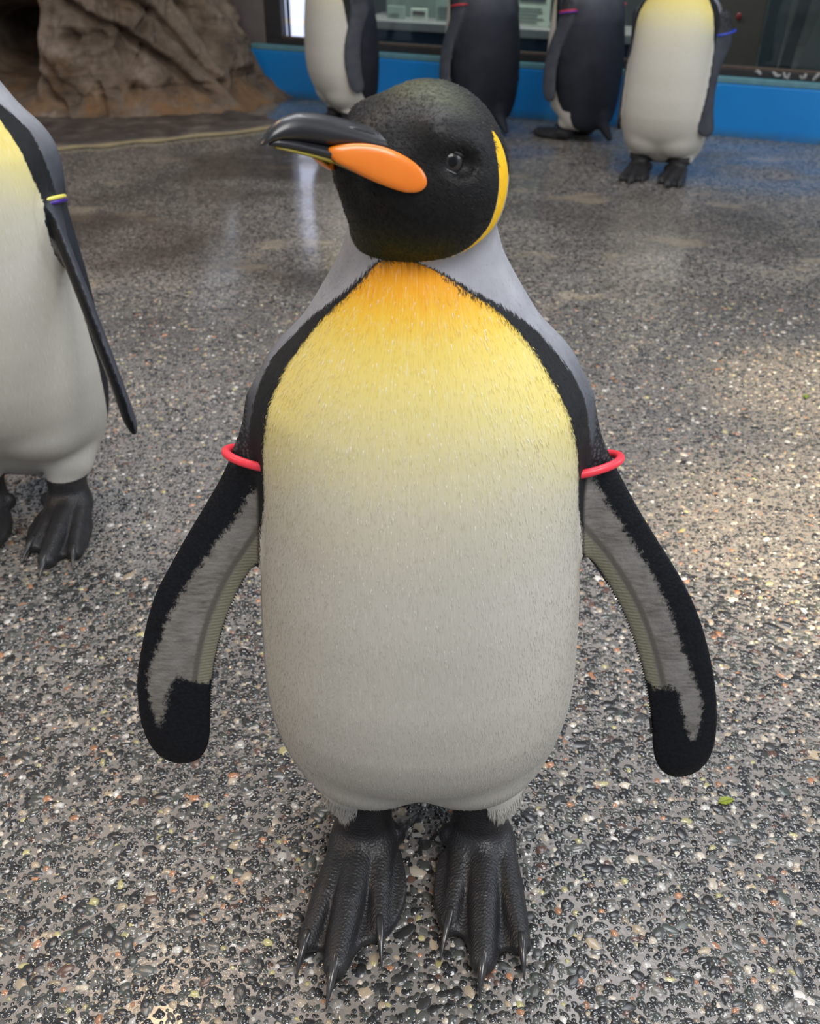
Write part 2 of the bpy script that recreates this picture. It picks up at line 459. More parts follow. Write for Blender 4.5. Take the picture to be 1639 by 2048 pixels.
def surface_net(fn, lo, hi, h, nb=8):
    """sparse surface nets: returns vertices, quads"""
    lo = np.array(lo, float); n = np.ceil((np.array(hi) - lo) / (h * nb)).astype(int)
    B = np.stack(np.meshgrid(*[np.arange(k) for k in n], indexing='ij'), -1).reshape(-1, 3)
    c = lo + (B + .5) * h * nb
    B = B[np.abs(fn(c)) < h * nb * .87 * 1.5 + .004]
    g = np.arange(nb + 1)
    G = np.stack(np.meshgrid(g, g, g, indexing='ij'), -1)
    I = B[:, None, None, None, :] * nb + G
    shp = I.shape[:4]
    V = fn((lo + I.reshape(-1, 3) * h)).reshape(shp)
    S = V < 0
    base = I[:, :-1, :-1, :-1]
    offs = [(i, j, k) for i in (0, 1) for j in (0, 1) for k in (0, 1)]
    sub = lambda A, o: A[:, o[0]:o[0] + nb, o[1]:o[1] + nb, o[2]:o[2] + nb]
    cnt = sum(sub(S, o).astype(int) for o in offs)
    act = (cnt > 0) & (cnt < 8)
    cells = base[act]
    cv = np.stack([sub(V, o)[act] for o in offs], 1)
    acc = np.zeros((len(cells), 3)); num = np.zeros(len(cells))
    for i, a in enumerate(offs):
        for j, b in enumerate(offs):
            if j > i and sum(abs(np.array(a) - np.array(b))) == 1:
                va, vb = cv[:, i], cv[:, j]
                m = (va < 0) != (vb < 0)
                t = np.where(m, va / np.where(m, va - vb, 1), 0)
                acc += np.where(m[:, None], np.array(a) + t[:, None] * (np.array(b) - np.array(a)), 0); num += m
    pos = lo + (cells + acc / num[:, None]) * h
    W = (n.max() + 2) * nb
    key = lambda c_: (c_[:, 0] * W + c_[:, 1]) * W + c_[:, 2]
    ck = key(cells); order = np.argsort(ck); cks = ck[order]
    quads = []
    s0 = sub(S, (0, 0, 0))
    for ax in range(3):
        o = [0, 0, 0]; o[ax] = 1
        s1 = sub(S, o)
        m = s0 != s1
        e = base[m]; flip = s0[m]
        a1, a2 = [(1, 2), (2, 0), (0, 1)][ax]
        ids = []
        ok = np.ones(len(e), bool)
        for d1, d2 in ((-1, -1), (0, -1), (0, 0), (-1, 0)):
            cc = e.copy(); cc[:, a1] += d1; cc[:, a2] += d2
            kk = key(cc); ix = np.clip(np.searchsorted(cks, kk), 0, len(cks) - 1)
            ok &= cks[ix] == kk; ids.append(order[ix])
        q = np.stack(ids, 1)
        q[~flip] = q[~flip][:, ::-1]
        quads.append(q[ok])
    Q = np.concatenate(quads)
    for _ in range(3):
        gr = grad(fn, pos); l2 = np.maximum((gr ** 2).sum(1), .2)
        st = -(fn(pos) / l2)[:, None] * gr
        ln = np.linalg.norm(st, axis=1, keepdims=True)
        pos = pos + st * np.minimum(1, .5 * h / np.maximum(ln, 1e-9))
    N = grad(fn, pos); N /= np.maximum(np.linalg.norm(N, axis=1, keepdims=True), 1e-9)
    return pos, Q, N
# ---------------------------------------------------------------- SDF END
# ------------------------------------------------------------------ floor: washed pebble concrete, wet
PEB_FAR = 2.55
def floor_material():
    n = NT('wet_pebble_concrete'); co = n.coord()
    sep = n.node('SeparateXYZ', {0: co}); X, Y = sep.outputs[0], sep.outputs[1]
    edge = n.noise(co, 6, 2)
    far = n.step(n.math('ADD', Y, n.math('MULTIPLY', edge, .5)), lo=PEB_FAR - .15, hi=PEB_FAR + .35)
    # mortar
    big = n.noise(co, 2.2, 4, .6)
    fine = n.noise(co, 160, 4, .6)
    mort = n.mix(big, (.145, .130, .118), (.235, .212, .190))
    mort = n.mix(n.math('MULTIPLY', fine, .5), mort, (.34, .32, .295))
    # far away the pebbles are colour grain only
    vc = n.voro(co, 118, 'Color'); sc = n.node('SeparateColor', {0: vc}).outputs[0]
    peb = n.ramp(sc, [(0, (.012, .012, .013)), (.45, (.035, .036, .036)), (.7, (.10, .098, .09)), (.86, (.24, .21, .17)), (.95, (.42, .36, .27)), (1, (.5, .46, .40))])
    gap = n.step(n.voro(co, 118), lo=.42, hi=.6)
    farc = n.mix(gap, peb, mort)
    col = n.mix(far, mort, farc)
    # sandy worn patches
    pm = n.noise(n.mapping(co, (1.0, 1.6, 1), (3.3, 1.7, 0)), 2.6, 3, .55)
    sand = n.math('MULTIPLY', n.step(pm, lo=.585, hi=.70), n.step(Y, lo=1.5, hi=2.6))
    sand2 = n.math('MULTIPLY', sand, n.rng(n.noise(co, 60, 3), .3, .7, .35, .95))
    col = n.mix(sand2, col, (.40, .335, .24))
    # darker damp areas to the back
    damp = n.math('MULTIPLY', n.step(n.noise(n.mapping(co, (.8, 1.3, 1)), 1.3, 3), lo=.42, hi=.62), n.step(Y, lo=1.6, hi=3.0))
    col = n.mix(n.math('MULTIPLY', damp, n.fmix(n.step(X, lo=-.5, hi=.5), .72, .42)), col, (.042, .033, .027))
    wet = n.step(n.noise(n.mapping(co, (1, 1.4, 1), (5, 2, 0)), 3.0, 4, .6), lo=.30, hi=.62)
    rough = n.fmix(wet, .34, .13)
    rough = n.fmix(n.step(Y, lo=2.0, hi=3.4), rough, n.fmix(n.step(X, lo=-.1, hi=.7), n.fmix(wet, .20, .05), n.fmix(wet, .42, .26)))
    h = n.math('ADD', n.math('MULTIPLY', n.noise(co, 220, 3), .5), n.math('MULTIPLY', n.voro(co, 118), n.math('MULTIPLY', far, -.5)))
    nb = n.bump(h, n.fmix(far, .75, .16), .0013)
    nb = n.bump(n.noise(co, 26, 2), .12, .003, nb)
    n.set(Base_Color=col, Roughness=rough, Normal=nb)
    n.b.inputs['Specular IOR Level'].default_value = .55
    n.put(n.b.inputs['Coat Weight'], n.math('MULTIPLY', wet, .55)); n.b.inputs['Coat Roughness'].default_value = .10
    return n.m
M_FLOOR = floor_material()
V, F = box_np(-4.5, 4.5, -2.0, 6.5, -.12, 0)
floor = tag(obj('floor', mesh_np('floor', V, F, False), M_FLOOR), kind='structure')
tag(floor, 'wet grey concrete floor studded with small dark pebbles')

def pebble_material():
    n = NT('wet_pebble'); co = n.coord()
    c = n.attr('col', 'Color')
    c = n.mix(n.math('MULTIPLY', n.noise(co, 900, 3), .16), c, n.mix(.5, c, (.30, .28, .25)))
    n.set(Base_Color=c, Roughness=n.rng(n.noise(co, 14, 3), .3, .7, .05, .20), Normal=n.bump(n.noise(co, 500, 2), .12, .0005))
    n.b.inputs['Specular IOR Level'].default_value = .9
    return n.m
M_PEB = pebble_material()
PAL = np.array([(.010, .011, .013), (.016, .017, .019), (.030, .031, .031), (.050, .053, .050), (.085, .088, .080), (.050, .060, .052), (.125, .12, .11),
                (.20, .19, .17), (.36, .29, .20), (.50, .44, .35), (.38, .18, .09), (.40, .37, .17), (.55, .53, .49), (.10, .055, .04)])
PW = np.array([.19, .17, .14, .11, .08, .07, .07, .045, .03, .025, .012, .013, .022, .03]); PW /= PW.sum()

def scatter():
    """jittered lattice of pebble places: x, y, radius, stretch, turn, rise, colour"""
    g = .0069
    ys = np.arange(.36, PEB_FAR + .2, g * .9)
    pts = []
    for r, y in enumerate(ys):
        w = .34 + .45 * y
        x = np.arange(-w, w, g) + (r % 2) * g * .5
        pts.append(np.stack([x, np.full(len(x), y)], 1))
    P = np.concatenate(pts); n = len(P)
    P += RNG.normal(0, g * .24, P.shape)
    keep = RNG.random(n) < np.clip((PEB_FAR + .2 - P[:, 1]) / .35, 0, 1) * .93
    P = P[keep]; n = len(P)
    R = np.clip(np.exp(RNG.normal(math.log(.0026), .36, n)), .0016, .0068)
    return P, R, 1 + np.abs(RNG.normal(0, .38, n)), RNG.random(n) * math.pi, np.clip(RNG.normal(.42, .14, n), .15, .75), RNG.choice(len(PAL), n, p=PW)
def dome(sides, rings):
    """unit pebble top: list of (radius, height) rings"""
    V = []; F4 = []; F3 = []
    for k, (r, z) in enumerate(rings):
        for i in range(sides):
            a = 2 * math.pi * i / sides; V.append((r * math.cos(a), r * math.sin(a), z))
    for k in range(len(rings) - 1):
        for i in range(sides):
            j = (i + 1) % sides; F4.append((k * sides + i, k * sides + j, (k + 1) * sides + j, (k + 1) * sides + i))
    V.append((0, 0, 1)); c = len(V) - 1; b = (len(rings) - 1) * sides
    for i in range(sides): F3.append((b + i, b + (i + 1) % sides, c))
    return np.array(V), np.array(F4), np.array(F3)
PX, PR, PS, PT, PH, PC = scatter()
def many(idx, D):
    V0, F4, F3 = D; n = len(idx); m = len(V0)
    c, s_ = np.cos(PT[idx]), np.sin(PT[idx]); r = PR[idx]
    wob = 1 + RNG.normal(0, .09, (n, m)); 
    x = V0[:, 0] * wob * (r * PS[idx])[:, None]; y = V0[:, 1] * wob * r[:, None]
    z = V0[:, 2] * (np.minimum(r * PH[idx], .0026))[:, None]
    V = np.stack([x * c[:, None] - y * s_[:, None] + PX[idx, 0][:, None], x * s_[:, None] + y * c[:, None] + PX[idx, 1][:, None], z], -1).reshape(-1, 3)
    off = (np.arange(n) * m)[:, None, None]
    col = PAL[PC[idx]] * RNG.uniform(.75, 1.3, (n, 1))
    return V, [(F4[None] + off).reshape(-1, 4), (F3[None] + off).reshape(-1, 3)], np.where((np.tile(np.hypot(V0[:, 0], V0[:, 1]), n) > 1.2)[:, None], np.array([[.14, .127, .115]]), np.repeat(col, m, 0))
near_d = dome(8, [(1.32, -.02), (1.06, .16), (.90, .55), (.58, .88)]); far_d = dome(6, [(1.0, -.2), (.72, .7)])
size_seen = PR * np.sqrt(PS) * np.where(np.abs(PX[:, 0]) < .38 * PX[:, 1] + .22, 1, 0) * np.where(PX[:, 1] > .585, 1, 0) / (PX[:, 1] * .839 + .545)
top = np.argsort(-size_seen)[:300]
rest = np.ones(len(PX), bool); rest[top] = False  # built singly below
nearm = rest & (PX[:, 1] < 1.35); farm = rest & ~nearm
for idx, D in ((np.where(nearm)[0], near_d), (np.where(farm)[0], far_d)):
    V, F, C = many(idx, D)
    me = mesh_np('pebbles', V, F); cattr(me, 'col', C)
    tag(obj('pebbles', me, M_PEB, floor), kind='stuff')
# the largest ones singly, sharing a few meshes
protos = {}
for i in top:
    k = (int(PC[i]), int(i) % 3)
    if k not in protos:
        V0, F4, F3 = dome(10, [(1.28, -.02), (1.05, .16), (.92, .5), (.62, .86)])
        V0 = V0 * (1 + RNG.normal(0, .06, (len(V0), 1)))
        me = mesh_np('pebble', V0, [F4, F3]); cattr(me, 'col', np.repeat(PAL[k[0]][None] * RNG.uniform(.8, 1.25), len(V0), 0)); me.materials.append(M_PEB)
        protos[k] = me
    o = bpy.data.objects.new('pebble', protos[k]); link(o, floor)
    o.location = (PX[i, 0], PX[i, 1], 0); o.rotation_euler = (0, 0, PT[i]); o.scale = (PR[i] * PS[i], PR[i], min(PR[i] * PH[i], .0027))

# ------------------------------------------------------------------ back wall with the viewing window
WA = np.array([-.715, 5.455, 0]); WE = np.array([.9161, -.4009, 0]); WN = np.array([-.4009, -.9161, 0])
def wall(V):
    """wall coordinates (along, towards the pool side, up) to world"""
    V = np.asarray(V, float); return WA + V[:, :1] * WE + V[:, 1:2] * WN + V[:, 2:3] * np.array([0, 0, 1.])
M_BLUE = NT('blue_paint'); n = M_BLUE; co = n.coord()
c = n.mix(n.noise(co, 3, 4), (.004, .175, .50), (.009, .235, .62))
c = n.mix(n.step(n.noise(co, 42, 5, .7), lo=.66, hi=.76), c, (.10, .30, .52))
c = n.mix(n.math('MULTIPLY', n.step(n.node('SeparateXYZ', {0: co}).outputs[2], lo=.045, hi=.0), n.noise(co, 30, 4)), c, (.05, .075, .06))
n.set(Base_Color=c, Roughness=.42, Normal=n.bump(n.noise(co, 40, 4), .15, .003)); M_BLUE = n.m
M_TEAL = simple('teal_ledge_paint', (.10, .235, .27), .6, .35, 22, .3, 60, bdist=.003)
M_FRAME = simple('dark_frame_metal', (.022, .021, .022), .5, .4, 40, .4, 90, bdist=.002)
M_PUTTY = simple('old_white_sealant', (.30, .29, .28), .7, .3, 60, .5, 120)
M_MAUVE = simple('mauve_grey_plaster', (.115, .098, .092), .8, .3, 9, .4, 60, bdist=.004)
wall_back = tag(bevel_box('wall_back', (-.10, 4.2, -.16, 0, -.01, .212), M_BLUE, bev=.006, frame=wall), 'low bright blue painted wall below the viewing window', kind='structure')
# chips of lighter paint
ledge = tag(bevel_box('trim_1', (-.10, 4.2, -.16, -.006, .2125, .238), M_TEAL, bev=.006, frame=wall), 'weathered teal ledge on top of the blue wall', kind='structure')
win = tag(empty('window_1', tuple(wall([(1.4, -.05, .24)])[0])), 'long dark framed viewing window above the blue wall', kind='structure')
from mathutils import Matrix
win_inv = Matrix.Translation(-win.location)
def wchild(o, parent=win):
    """keep world place when parented to the window"""
    o.parent = parent; o.matrix_parent_inverse = Matrix.Translation(-win.location); return o
wchild(bevel_box('window_frame', (-.02, 4.2, -.13, -.03, .2385, .268), M_FRAME, bev=.004, frame=wall))
wchild(bevel_box('frame_post', (-.02, .074, -.13, -.03, .2685, 1.25), M_FRAME, bev=.004, frame=wall))
wchild(bevel_box('frame_post', (4.1, 4.2, -.13, -.03, .2685, 1.25), M_FRAME, bev=.004, frame=wall))
wchild(bevel_box('window_head', (-.02, 4.2, -.13, -.03, 1.251, 1.33), M_FRAME, bev=.004, frame=wall))
wchild(bevel_box('glazing_bead', (.075, 4.099, -.05, -.033, .2685, 0.278), simple('brown_rust_bead', (.09, .06, .045), .7, .4, 50, .3), bev=.002, frame=wall))
rs = np.random.default_rng(3)
for k in range(12):
    s0 = 2.36 + k * .055 + rs.uniform(-.01, .01); hh = rs.uniform(.006, .014)
    V, F = tube_np(wall([(s0 + t * rs.uniform(.02, .04), -.0275, .258 + hh * math.sin(t * 5 + k)) for t in np.linspace(0, 1, 6)]), [.003, .006, .007, .008, .006, .003], 8)
    wchild(obj('sealant_smear', mesh_np('sealant_smear', V, F), M_PUTTY))
g = NT('window_glass'); t = g.t
tr = g.node('BsdfTransparent', {0: (.78, .84, .84)}); gl = g.node('BsdfGlossy', {'Roughness': .04, 'Color': (.9, .95, 1)})
fr = g.node('Fresnel', {'IOR': 1.45}); mx = g.node('MixShader', {0: g.math('MULTIPLY', fr.outputs[0], .8)})
t.links.new(tr.outputs[0], mx.inputs[1]); t.links.new(gl.outputs[0], mx.inputs[2]); t.links.new(mx.outputs[0], g.out.inputs[0]); M_GLASS = g.m
for s0, s1 in ((.0745, 2.085), (2.088, 4.099)):
    wchild(bevel_box('pane', (s0, s1, -.088, -.078, .2685, 1.25), M_GLASS, bev=0, frame=wall))
wall_upper = tag(bevel_box('wall_upper', (-.45, 4.2, -.20, 0, 1.331, 2.5), M_MAUVE, bev=.01, frame=wall), 'plain dull plaster wall above the viewing window', kind='structure')
wall_left = tag(bevel_box('wall_left', (-.30, -.021, -.20, -.035, .0, 1.33), M_MAUVE, bev=.01, frame=wall), 'mauve grey plaster pier between rock and window', kind='structure')

# ------------------------------------------------------------------ visitor room behind the glass
M_ROOM = simple('dark_room_wall', (.055, .058, .062), .8, .25, 6, .1, 40)
tag(bevel_box('wall_room', (-.6, 4.4, -1.75, -1.65, 0, 1.4), M_ROOM, bev=0, frame=wall), 'dim back wall of the visitor room', kind='structure')
tag(bevel_box('floor_room', (-.6, 4.4, -1.65, -.165, .12, .15), simple('room_floor', (.10, .10, .105), .6, .2, 8, .1), bev=0, frame=wall), 'grey floor of the visitor room', kind='structure')
tag(bevel_box('ceiling', (-.6, 4.4, -1.75, -.205, 1.401, 1.46), M_ROOM, bev=0, frame=wall), 'ceiling of the visitor room', kind='structure')

scr = NT('backlit_panel'); co = scr.coord()
zz = scr.node('SeparateXYZ', {0: co}).outputs[2]
cc = scr.mix(scr.step(scr.math('SINE', scr.math('MULTIPLY', zz, 42.)), lo=.80, hi=.99), (.74, .70, .93), (.95, .72, .66))
em = scr.node('Emission', {0: cc, 1: 2.3}); scr.t.links.new(em.outputs[0], scr.out.inputs[0])
panel = tag(empty('backlit_panel', tuple(wall([(.175, -.11, .2686)])[0])), 'bright lilac-white backlit panel at the left end of the window', 'light panel')
inv = Matrix.Translation(-panel.location)
def pchild(o, par): o.parent = par; o.matrix_parent_inverse = Matrix.Translation(-par.location); return o
pchild(bevel_box('diffuser', (.086, .250, -.112, -.10, .2686, .80), scr.m, bev=.003, frame=wall), panel)
pchild(bevel_box('housing', (.082, .258, -.14, -.1125, .2685, .815), M_FRAME, bev=.003, frame=wall), panel)

ld = area('board_fill', tuple(wall([(1.2, -.235, 1.385)])[0]), tuple(wall([(1.2, -.50, 0)])[0]), 2.4, 40, (.95, 1.0, .92), size_y=.05)  # added strip light, hidden behind the window head, to brighten the notice boards
# counter with a navy front and grey edge
ctr = tag(empty('display_counter', tuple(wall([(1.2, -.45, .151)])[0])), 'long low display counter with grey top edge and navy front behind the glass', 'counter')
pchild(bevel_box('counter_front', (.36, 2.02, -.62, -.36, .151, .292), simple('navy_front', (.012, .022, .052), .5, .2), bev=.004, frame=wall), ctr)
pchild(bevel_box('counter_top', (.34, 2.04, -.64, -.335, .2925, .333), simple('grey_counter', (.20, .18, .185), .6, .15), bev=.004, frame=wall), ctr)
# notice boards standing on the counter
def poster(label, s0, s1, z1, off, paper, head, lines, seedv, name='notice_board', cat='notice board'):
    r = tag(empty(name, tuple(wall([((s0 + s1) / 2, off, .3335)])[0])), label, cat)
    pchild(bevel_box('board', (s0, s1, off - .012, off, .3335, z1), paper, bev=.002, frame=wall), r)
    q = np.random.default_rng(seedv); w = s1 - s0
    if head: pchild(bevel_box('picture', (s0 + w * .12, s1 - w * .12, off + .0005, off + .0025, z1 - (z1 - .3335) * head, z1 - .012), simple('picture_tone', (.05 + .05 * q.random(), .075, .09), .5, .4, 40, 0), bev=0, frame=wall), r)
    z = .3335 + .018
    for k in range(lines):
        a, b = s0 + w * .13, s1 - w * q.uniform(.13, .35)
        pchild(bevel_box('text_line', (a, b, off + .0005, off + .002, z, z + .0055), simple('grey_print', (.16, .17, .17), .7, .2, 80, 0) if k == 0 and seedv == 1 else bpy.data.materials['grey_print'], bev=0, frame=wall), r)
        z += .0145
M_PAPER = simple('pale_green_paper', (.50, .52, .46), .7, .08, 20, 0)
M_PAPER2 = simple('grey_green_board', (.27, .31, .285), .7, .15, 20, 0)
poster('large pale notice board with dark picture and lines of print behind the glass', 1.15, 1.325, .62, -.42, M_PAPER, .62, 5, 1)
poster('narrow pale notice board at the right end of the counter', 1.345, 1.46, .62, -.42, M_PAPER, .6, 5, 2)
poster('tall grey-green board left of the second penguin from the left', .735, .852, .56, -.42, M_PAPER2, 0, 4, 3)
poster('small white card with green print on the counter', .60, .69, .386, -.42, M_PAPER, .55, 0, 4, 'leaflet_card', 'card')
poster('small pale card at the left end of the counter', .47, .566, .392, -.42, M_PAPER2, 0, 1, 5, 'leaflet_card', 'card')
poster('wide grey-green wall chart standing behind the small cards', .42, .72, .60, -.52, simple('chart_green', (.16, .19, .175), .7, .2, 14, 0), .3, 0, 6, 'wall_chart', 'chart')
# screens at the right end
def screen(name, label, s0, s1, off, mat, z1=1.2, lean=0):
    V, F = box_np(s0, s1, off - .02, off, .1505, z1); V[:, 0] += (V[:, 2] - .15) * lean
    return tag(obj(name, mesh_np(name, wall(V), F, False), mat), label, 'panel')
bp = screen('partition_panel', 'brown upright panel with a red dot behind the glass', 2.12, 2.31, -.40, simple('brown_panel', (.075, .055, .048), .7, .2, 12, 0))
a = np.linspace(0, 2 * math.pi, 25)[:-1]
rings = [wall(np.stack([2.205 + .012 * k * np.cos(a), np.full(24, off), .425 + .015 * k * np.sin(a)], 1)) for k, off in ((1, -.4005), (1, -.398), (.6, -.3965))]
V, F = loft_np(rings); d = obj('red_dot', mesh_np('red_dot', V, F), simple('red_button', (.20, .012, .018), .5), bp)
screen('partition_panel', 'dark navy upright panel beside the brown one behind glass', 2.315, 2.40, -.38, simple('navy_panel', (.024, .03, .042), .6, .2, 12, 0), lean=.04)
screen('partition_panel', 'near-black leaning post behind glass at the right', 2.405, 2.455, -.36, simple('black_post', (.008, .013, .018), .6, .2, 12, 0), lean=.12)
screen('partition_panel', 'broad grey panel behind glass at the far right', 2.46, 3.6, -.62, simple('grey_panel', (.095, .098, .10), .7, .25, 7, 0), lean=.25)

# ------------------------------------------------------------------ rockwork at the left
def rock():
    path = np.array([(-3.6, 4.3), (-2.6, 4.70), (-2.15, 4.92), (-1.88, 4.95), (-1.74, 4.86), (-1.42, 4.83), (-1.10, 4.93), (-.88, 5.06), (-.755, 5.28), (-.72, 5.50)])
    d = np.concatenate([[0], np.cumsum(np.linalg.norm(np.diff(path, axis=0), axis=1))])
    hx, hy = hermite(d, path[:, 0]), hermite(d, path[:, 1])
    nu, nv = 420, 190
    s = np.linspace(0, d[-1], nu); z = np.linspace(-.02, 1.5, nv)
    px, py = hx(s), hy(s); tx, ty = np.gradient(px), np.gradient(py); l = np.hypot(tx, ty); nx, ny = -ty / l, tx / l      # away from the viewer
    nx = np.convolve(np.pad(nx, 12, 'edge'), np.ones(25) / 25, 'valid'); ny = np.convolve(np.pad(ny, 12, 'edge'), np.ones(25) / 25, 'valid')
    SS, ZZ = np.meshgrid(s, z, indexing='ij'); XX = np.repeat(px[:, None], nv, 1)
    P = np.stack([XX.ravel() * 1.0, SS.ravel(), ZZ.ravel()], 1)
    base = .30 * ZZ + .22 * ZZ ** 2
    n1 = fbm(P * 3.2, 4, 1).reshape(nu, nv) - .5
    n2 = fbm(P * np.array([8, 8, 9.]), 5, 5, ridged=True).reshape(nu, nv) - .5
    off = base - .26 * n1 - .065 * n2
    # blocky facets
    q = fbm(P * 5.5, 2, 9).reshape(nu, nv); off -= .05 * (np.floor(q * 7) / 7 - q)
    # joints and cracks (X, z polylines)
    wob = .018 * (fbm(P * 14, 3, 21).reshape(nu, nv) - .5)
    def crack(pts, w, dep):
        nonlocal off
        D = np.full(XX.shape, 9.)
        for (x0, z0), (x1, z1) in zip(pts[:-1], pts[1:]):
            t = np.clip(((XX - x0) * (x1 - x0) + (ZZ - z0) * (z1 - z0)) / ((x1 - x0) ** 2 + (z1 - z0) ** 2), 0, 1)
            D = np.minimum(D, np.hypot(XX - x0 - t * (x1 - x0), ZZ - z0 - t * (z1 - z0)))
        D = np.abs(D + wob)
        off += dep * np.exp(-(D / w) ** 2)
    crack([(-1.62, .50), (-1.40, .40), (-1.28, .375), (-1.17, .285), (-1.08, .22), (-1.0, .14), (-.93, .08)], .016, .085)
    crack([(-1.30, .56), (-1.12, .43), (-1.02, .33), (-.95, .22), (-.86, .12)], .015, .075)
    crack([(-1.17, .285), (-1.24, .20), (-1.25, .10)], .010, .035)
    crack([(-1.12, .43), (-1.18, .36)], .012, .06)
    crack([(-1.42, .15), (-1.40, .05), (-1.38, 0)], .012, .04)
    crack([(-1.70, .20), (-1.63, .10), (-1.55, .02)], .016, .05)
    crack([(-1.45, .125), (-1.2, .12), (-1.0, .13), (-.85, .115)], .010, .022)
    crack([(-1.55, .33), (-1.38, .345)], .03, .07)
    crack([(-.93, .46), (-.86, .40), (-.82, .30)], .035, .09)
    off += .95 * np.exp(-(np.abs(XX + 1.90) / .13) ** 3 - (np.abs(ZZ - .27) / .15) ** 3)          # dark hollow at the far left
    off -= .10 * np.exp(-(ZZ / .05) ** 2)
    V = np.stack([px[:, None] + nx[:, None] * off, py[:, None] + ny[:, None] * off, ZZ], -1).reshape(-1, 3)
    idx = np.arange(nu * nv).reshape(nu, nv)
    F = np.stack([idx[:-1, :-1], idx[1:, :-1], idx[1:, 1:], idx[:-1, 1:]], -1).reshape(-1, 4)
    # close top and back so the rock is solid
    tpv = V.reshape(nu, nv, 3)[:, -1].copy(); tpv[:, 1] += .25; bkv = tpv.copy(); bkv[:, 2] = -.02
    V = np.concatenate([V, tpv, bkv]); a = nu * nv; i = np.arange(nu - 1)
    F2 = np.stack([idx[:-1, -1], idx[1:, -1], a + i + 1, a + i], 1); F3 = np.stack([a + i, a + i + 1, a + nu + i + 1, a + nu + i], 1)
    return mesh_np('rock_face', V, [F, F2, F3])
n = NT('brown_rock'); co = n.coord(); z = n.node('SeparateXYZ', {0: co}).outputs[2]
c = n.ramp(n.noise(co, 5, 6, .65), [(.25, (.035, .024, .015)), (.42, (.11, .076, .050)), (.58, (.20, .148, .106)), (.75, (.36, .285, .22))])
c = n.mix(n.step(n.noise(n.mapping(co, loc=(3, 1, 2)), 3.2, 4), lo=.55, hi=.75), c, (.15, .075, .028))
low = n.math('MULTIPLY', n.step(z, lo=.20, hi=.02), n.step(n.noise(co, 7, 4), lo=.42, hi=.62))
c = n.mix(n.math('MULTIPLY', low, .75), c, (.24, .115, .035))
c = n.mix(n.step(n.noise(co, 26, 5, .7), lo=.62, hi=.78), c, (.34, .29, .25))
n.set(Base_Color=c, Roughness=n.rng(n.noise(co, 8, 3), .3, .7, .38, .8), Normal=n.bump(n.noise(co, 24, 7, .75), .9, .014)); M_ROCK = n.m
rk = tag(obj('rock_outcrop', rock(), M_ROCK), 'brown cracked rock outcrop filling the upper left corner', 'rock')
# the low worn step in front of the rock, with its sandy rim
def step_mesh(front, back, h, name, mat):
    f = np.array(front); b = np.array(back); m = len(f); prof = []
    V = []
    for i in range(m):
        d = b[i] - f[i]
        for t, zz in ((0, -.01), (.0, h * .45), (.04, h * .85), (.10, h), (.4, h * 1.05), (.75, h * 1.3), (1, h * 1.5)):
            V.append((*(f[i] + d * t), zz))
    V = np.array(V); V[:, 2] += .006 * (fbm(V * 9, 3, 3) - .5) * (V[:, 2] > 0); k = 7
    F = np.array([(i * k + j, (i + 1) * k + j, (i + 1) * k + j + 1, i * k + j + 1) for i in range(m - 1) for j in range(k - 1)])
    return mesh_np(name, V, F)
tt = np.linspace(0, 1, 60)
fx = hermite([0, .25, .5, .8, 1], [-3.2, -2.2, -1.52, -1.0, -.55])(tt); fy = hermite([0, .25, .5, .8, 1], [3.9, 4.08, 4.275, 4.49, 4.72])(tt)
fy = fy + .012 * np.sin(tt * 47); bx_ = fx - .12; by_ = fy + .62 * np.clip((1 - tt) / .2, .05, 1) ** .7
n = NT('worn_step'); co = n.coord()
c = n.ramp(n.noise(co, 9, 5, .65), [(.3, (.035, .026, .021)), (.55, (.085, .067, .055)), (.75, (.20, .165, .135))])
n.set(Base_Color=c, Roughness=.45, Normal=n.bump(n.noise(co, 60, 5, .65), .5, .006))
stp = tag(obj('rock_step', step_mesh(np.stack([fx, fy], 1), np.stack([bx_, by_], 1), .022, 'rock_step', n.m), n.m), None)
stp.parent = rk
V, F = tube_np(np.stack([fx, fy - .006, np.full(60, .006)], 1), .016 + .003 * np.sin(tt * 61), 10, flat=(np.array([0, 0, 1.]), .5))
obj('sandy_rim', mesh_np('sandy_rim', V, F), simple('sandy_mortar', (.26, .21, .115), .7, .35, 20, .5, 90, bdist=.003), stp)

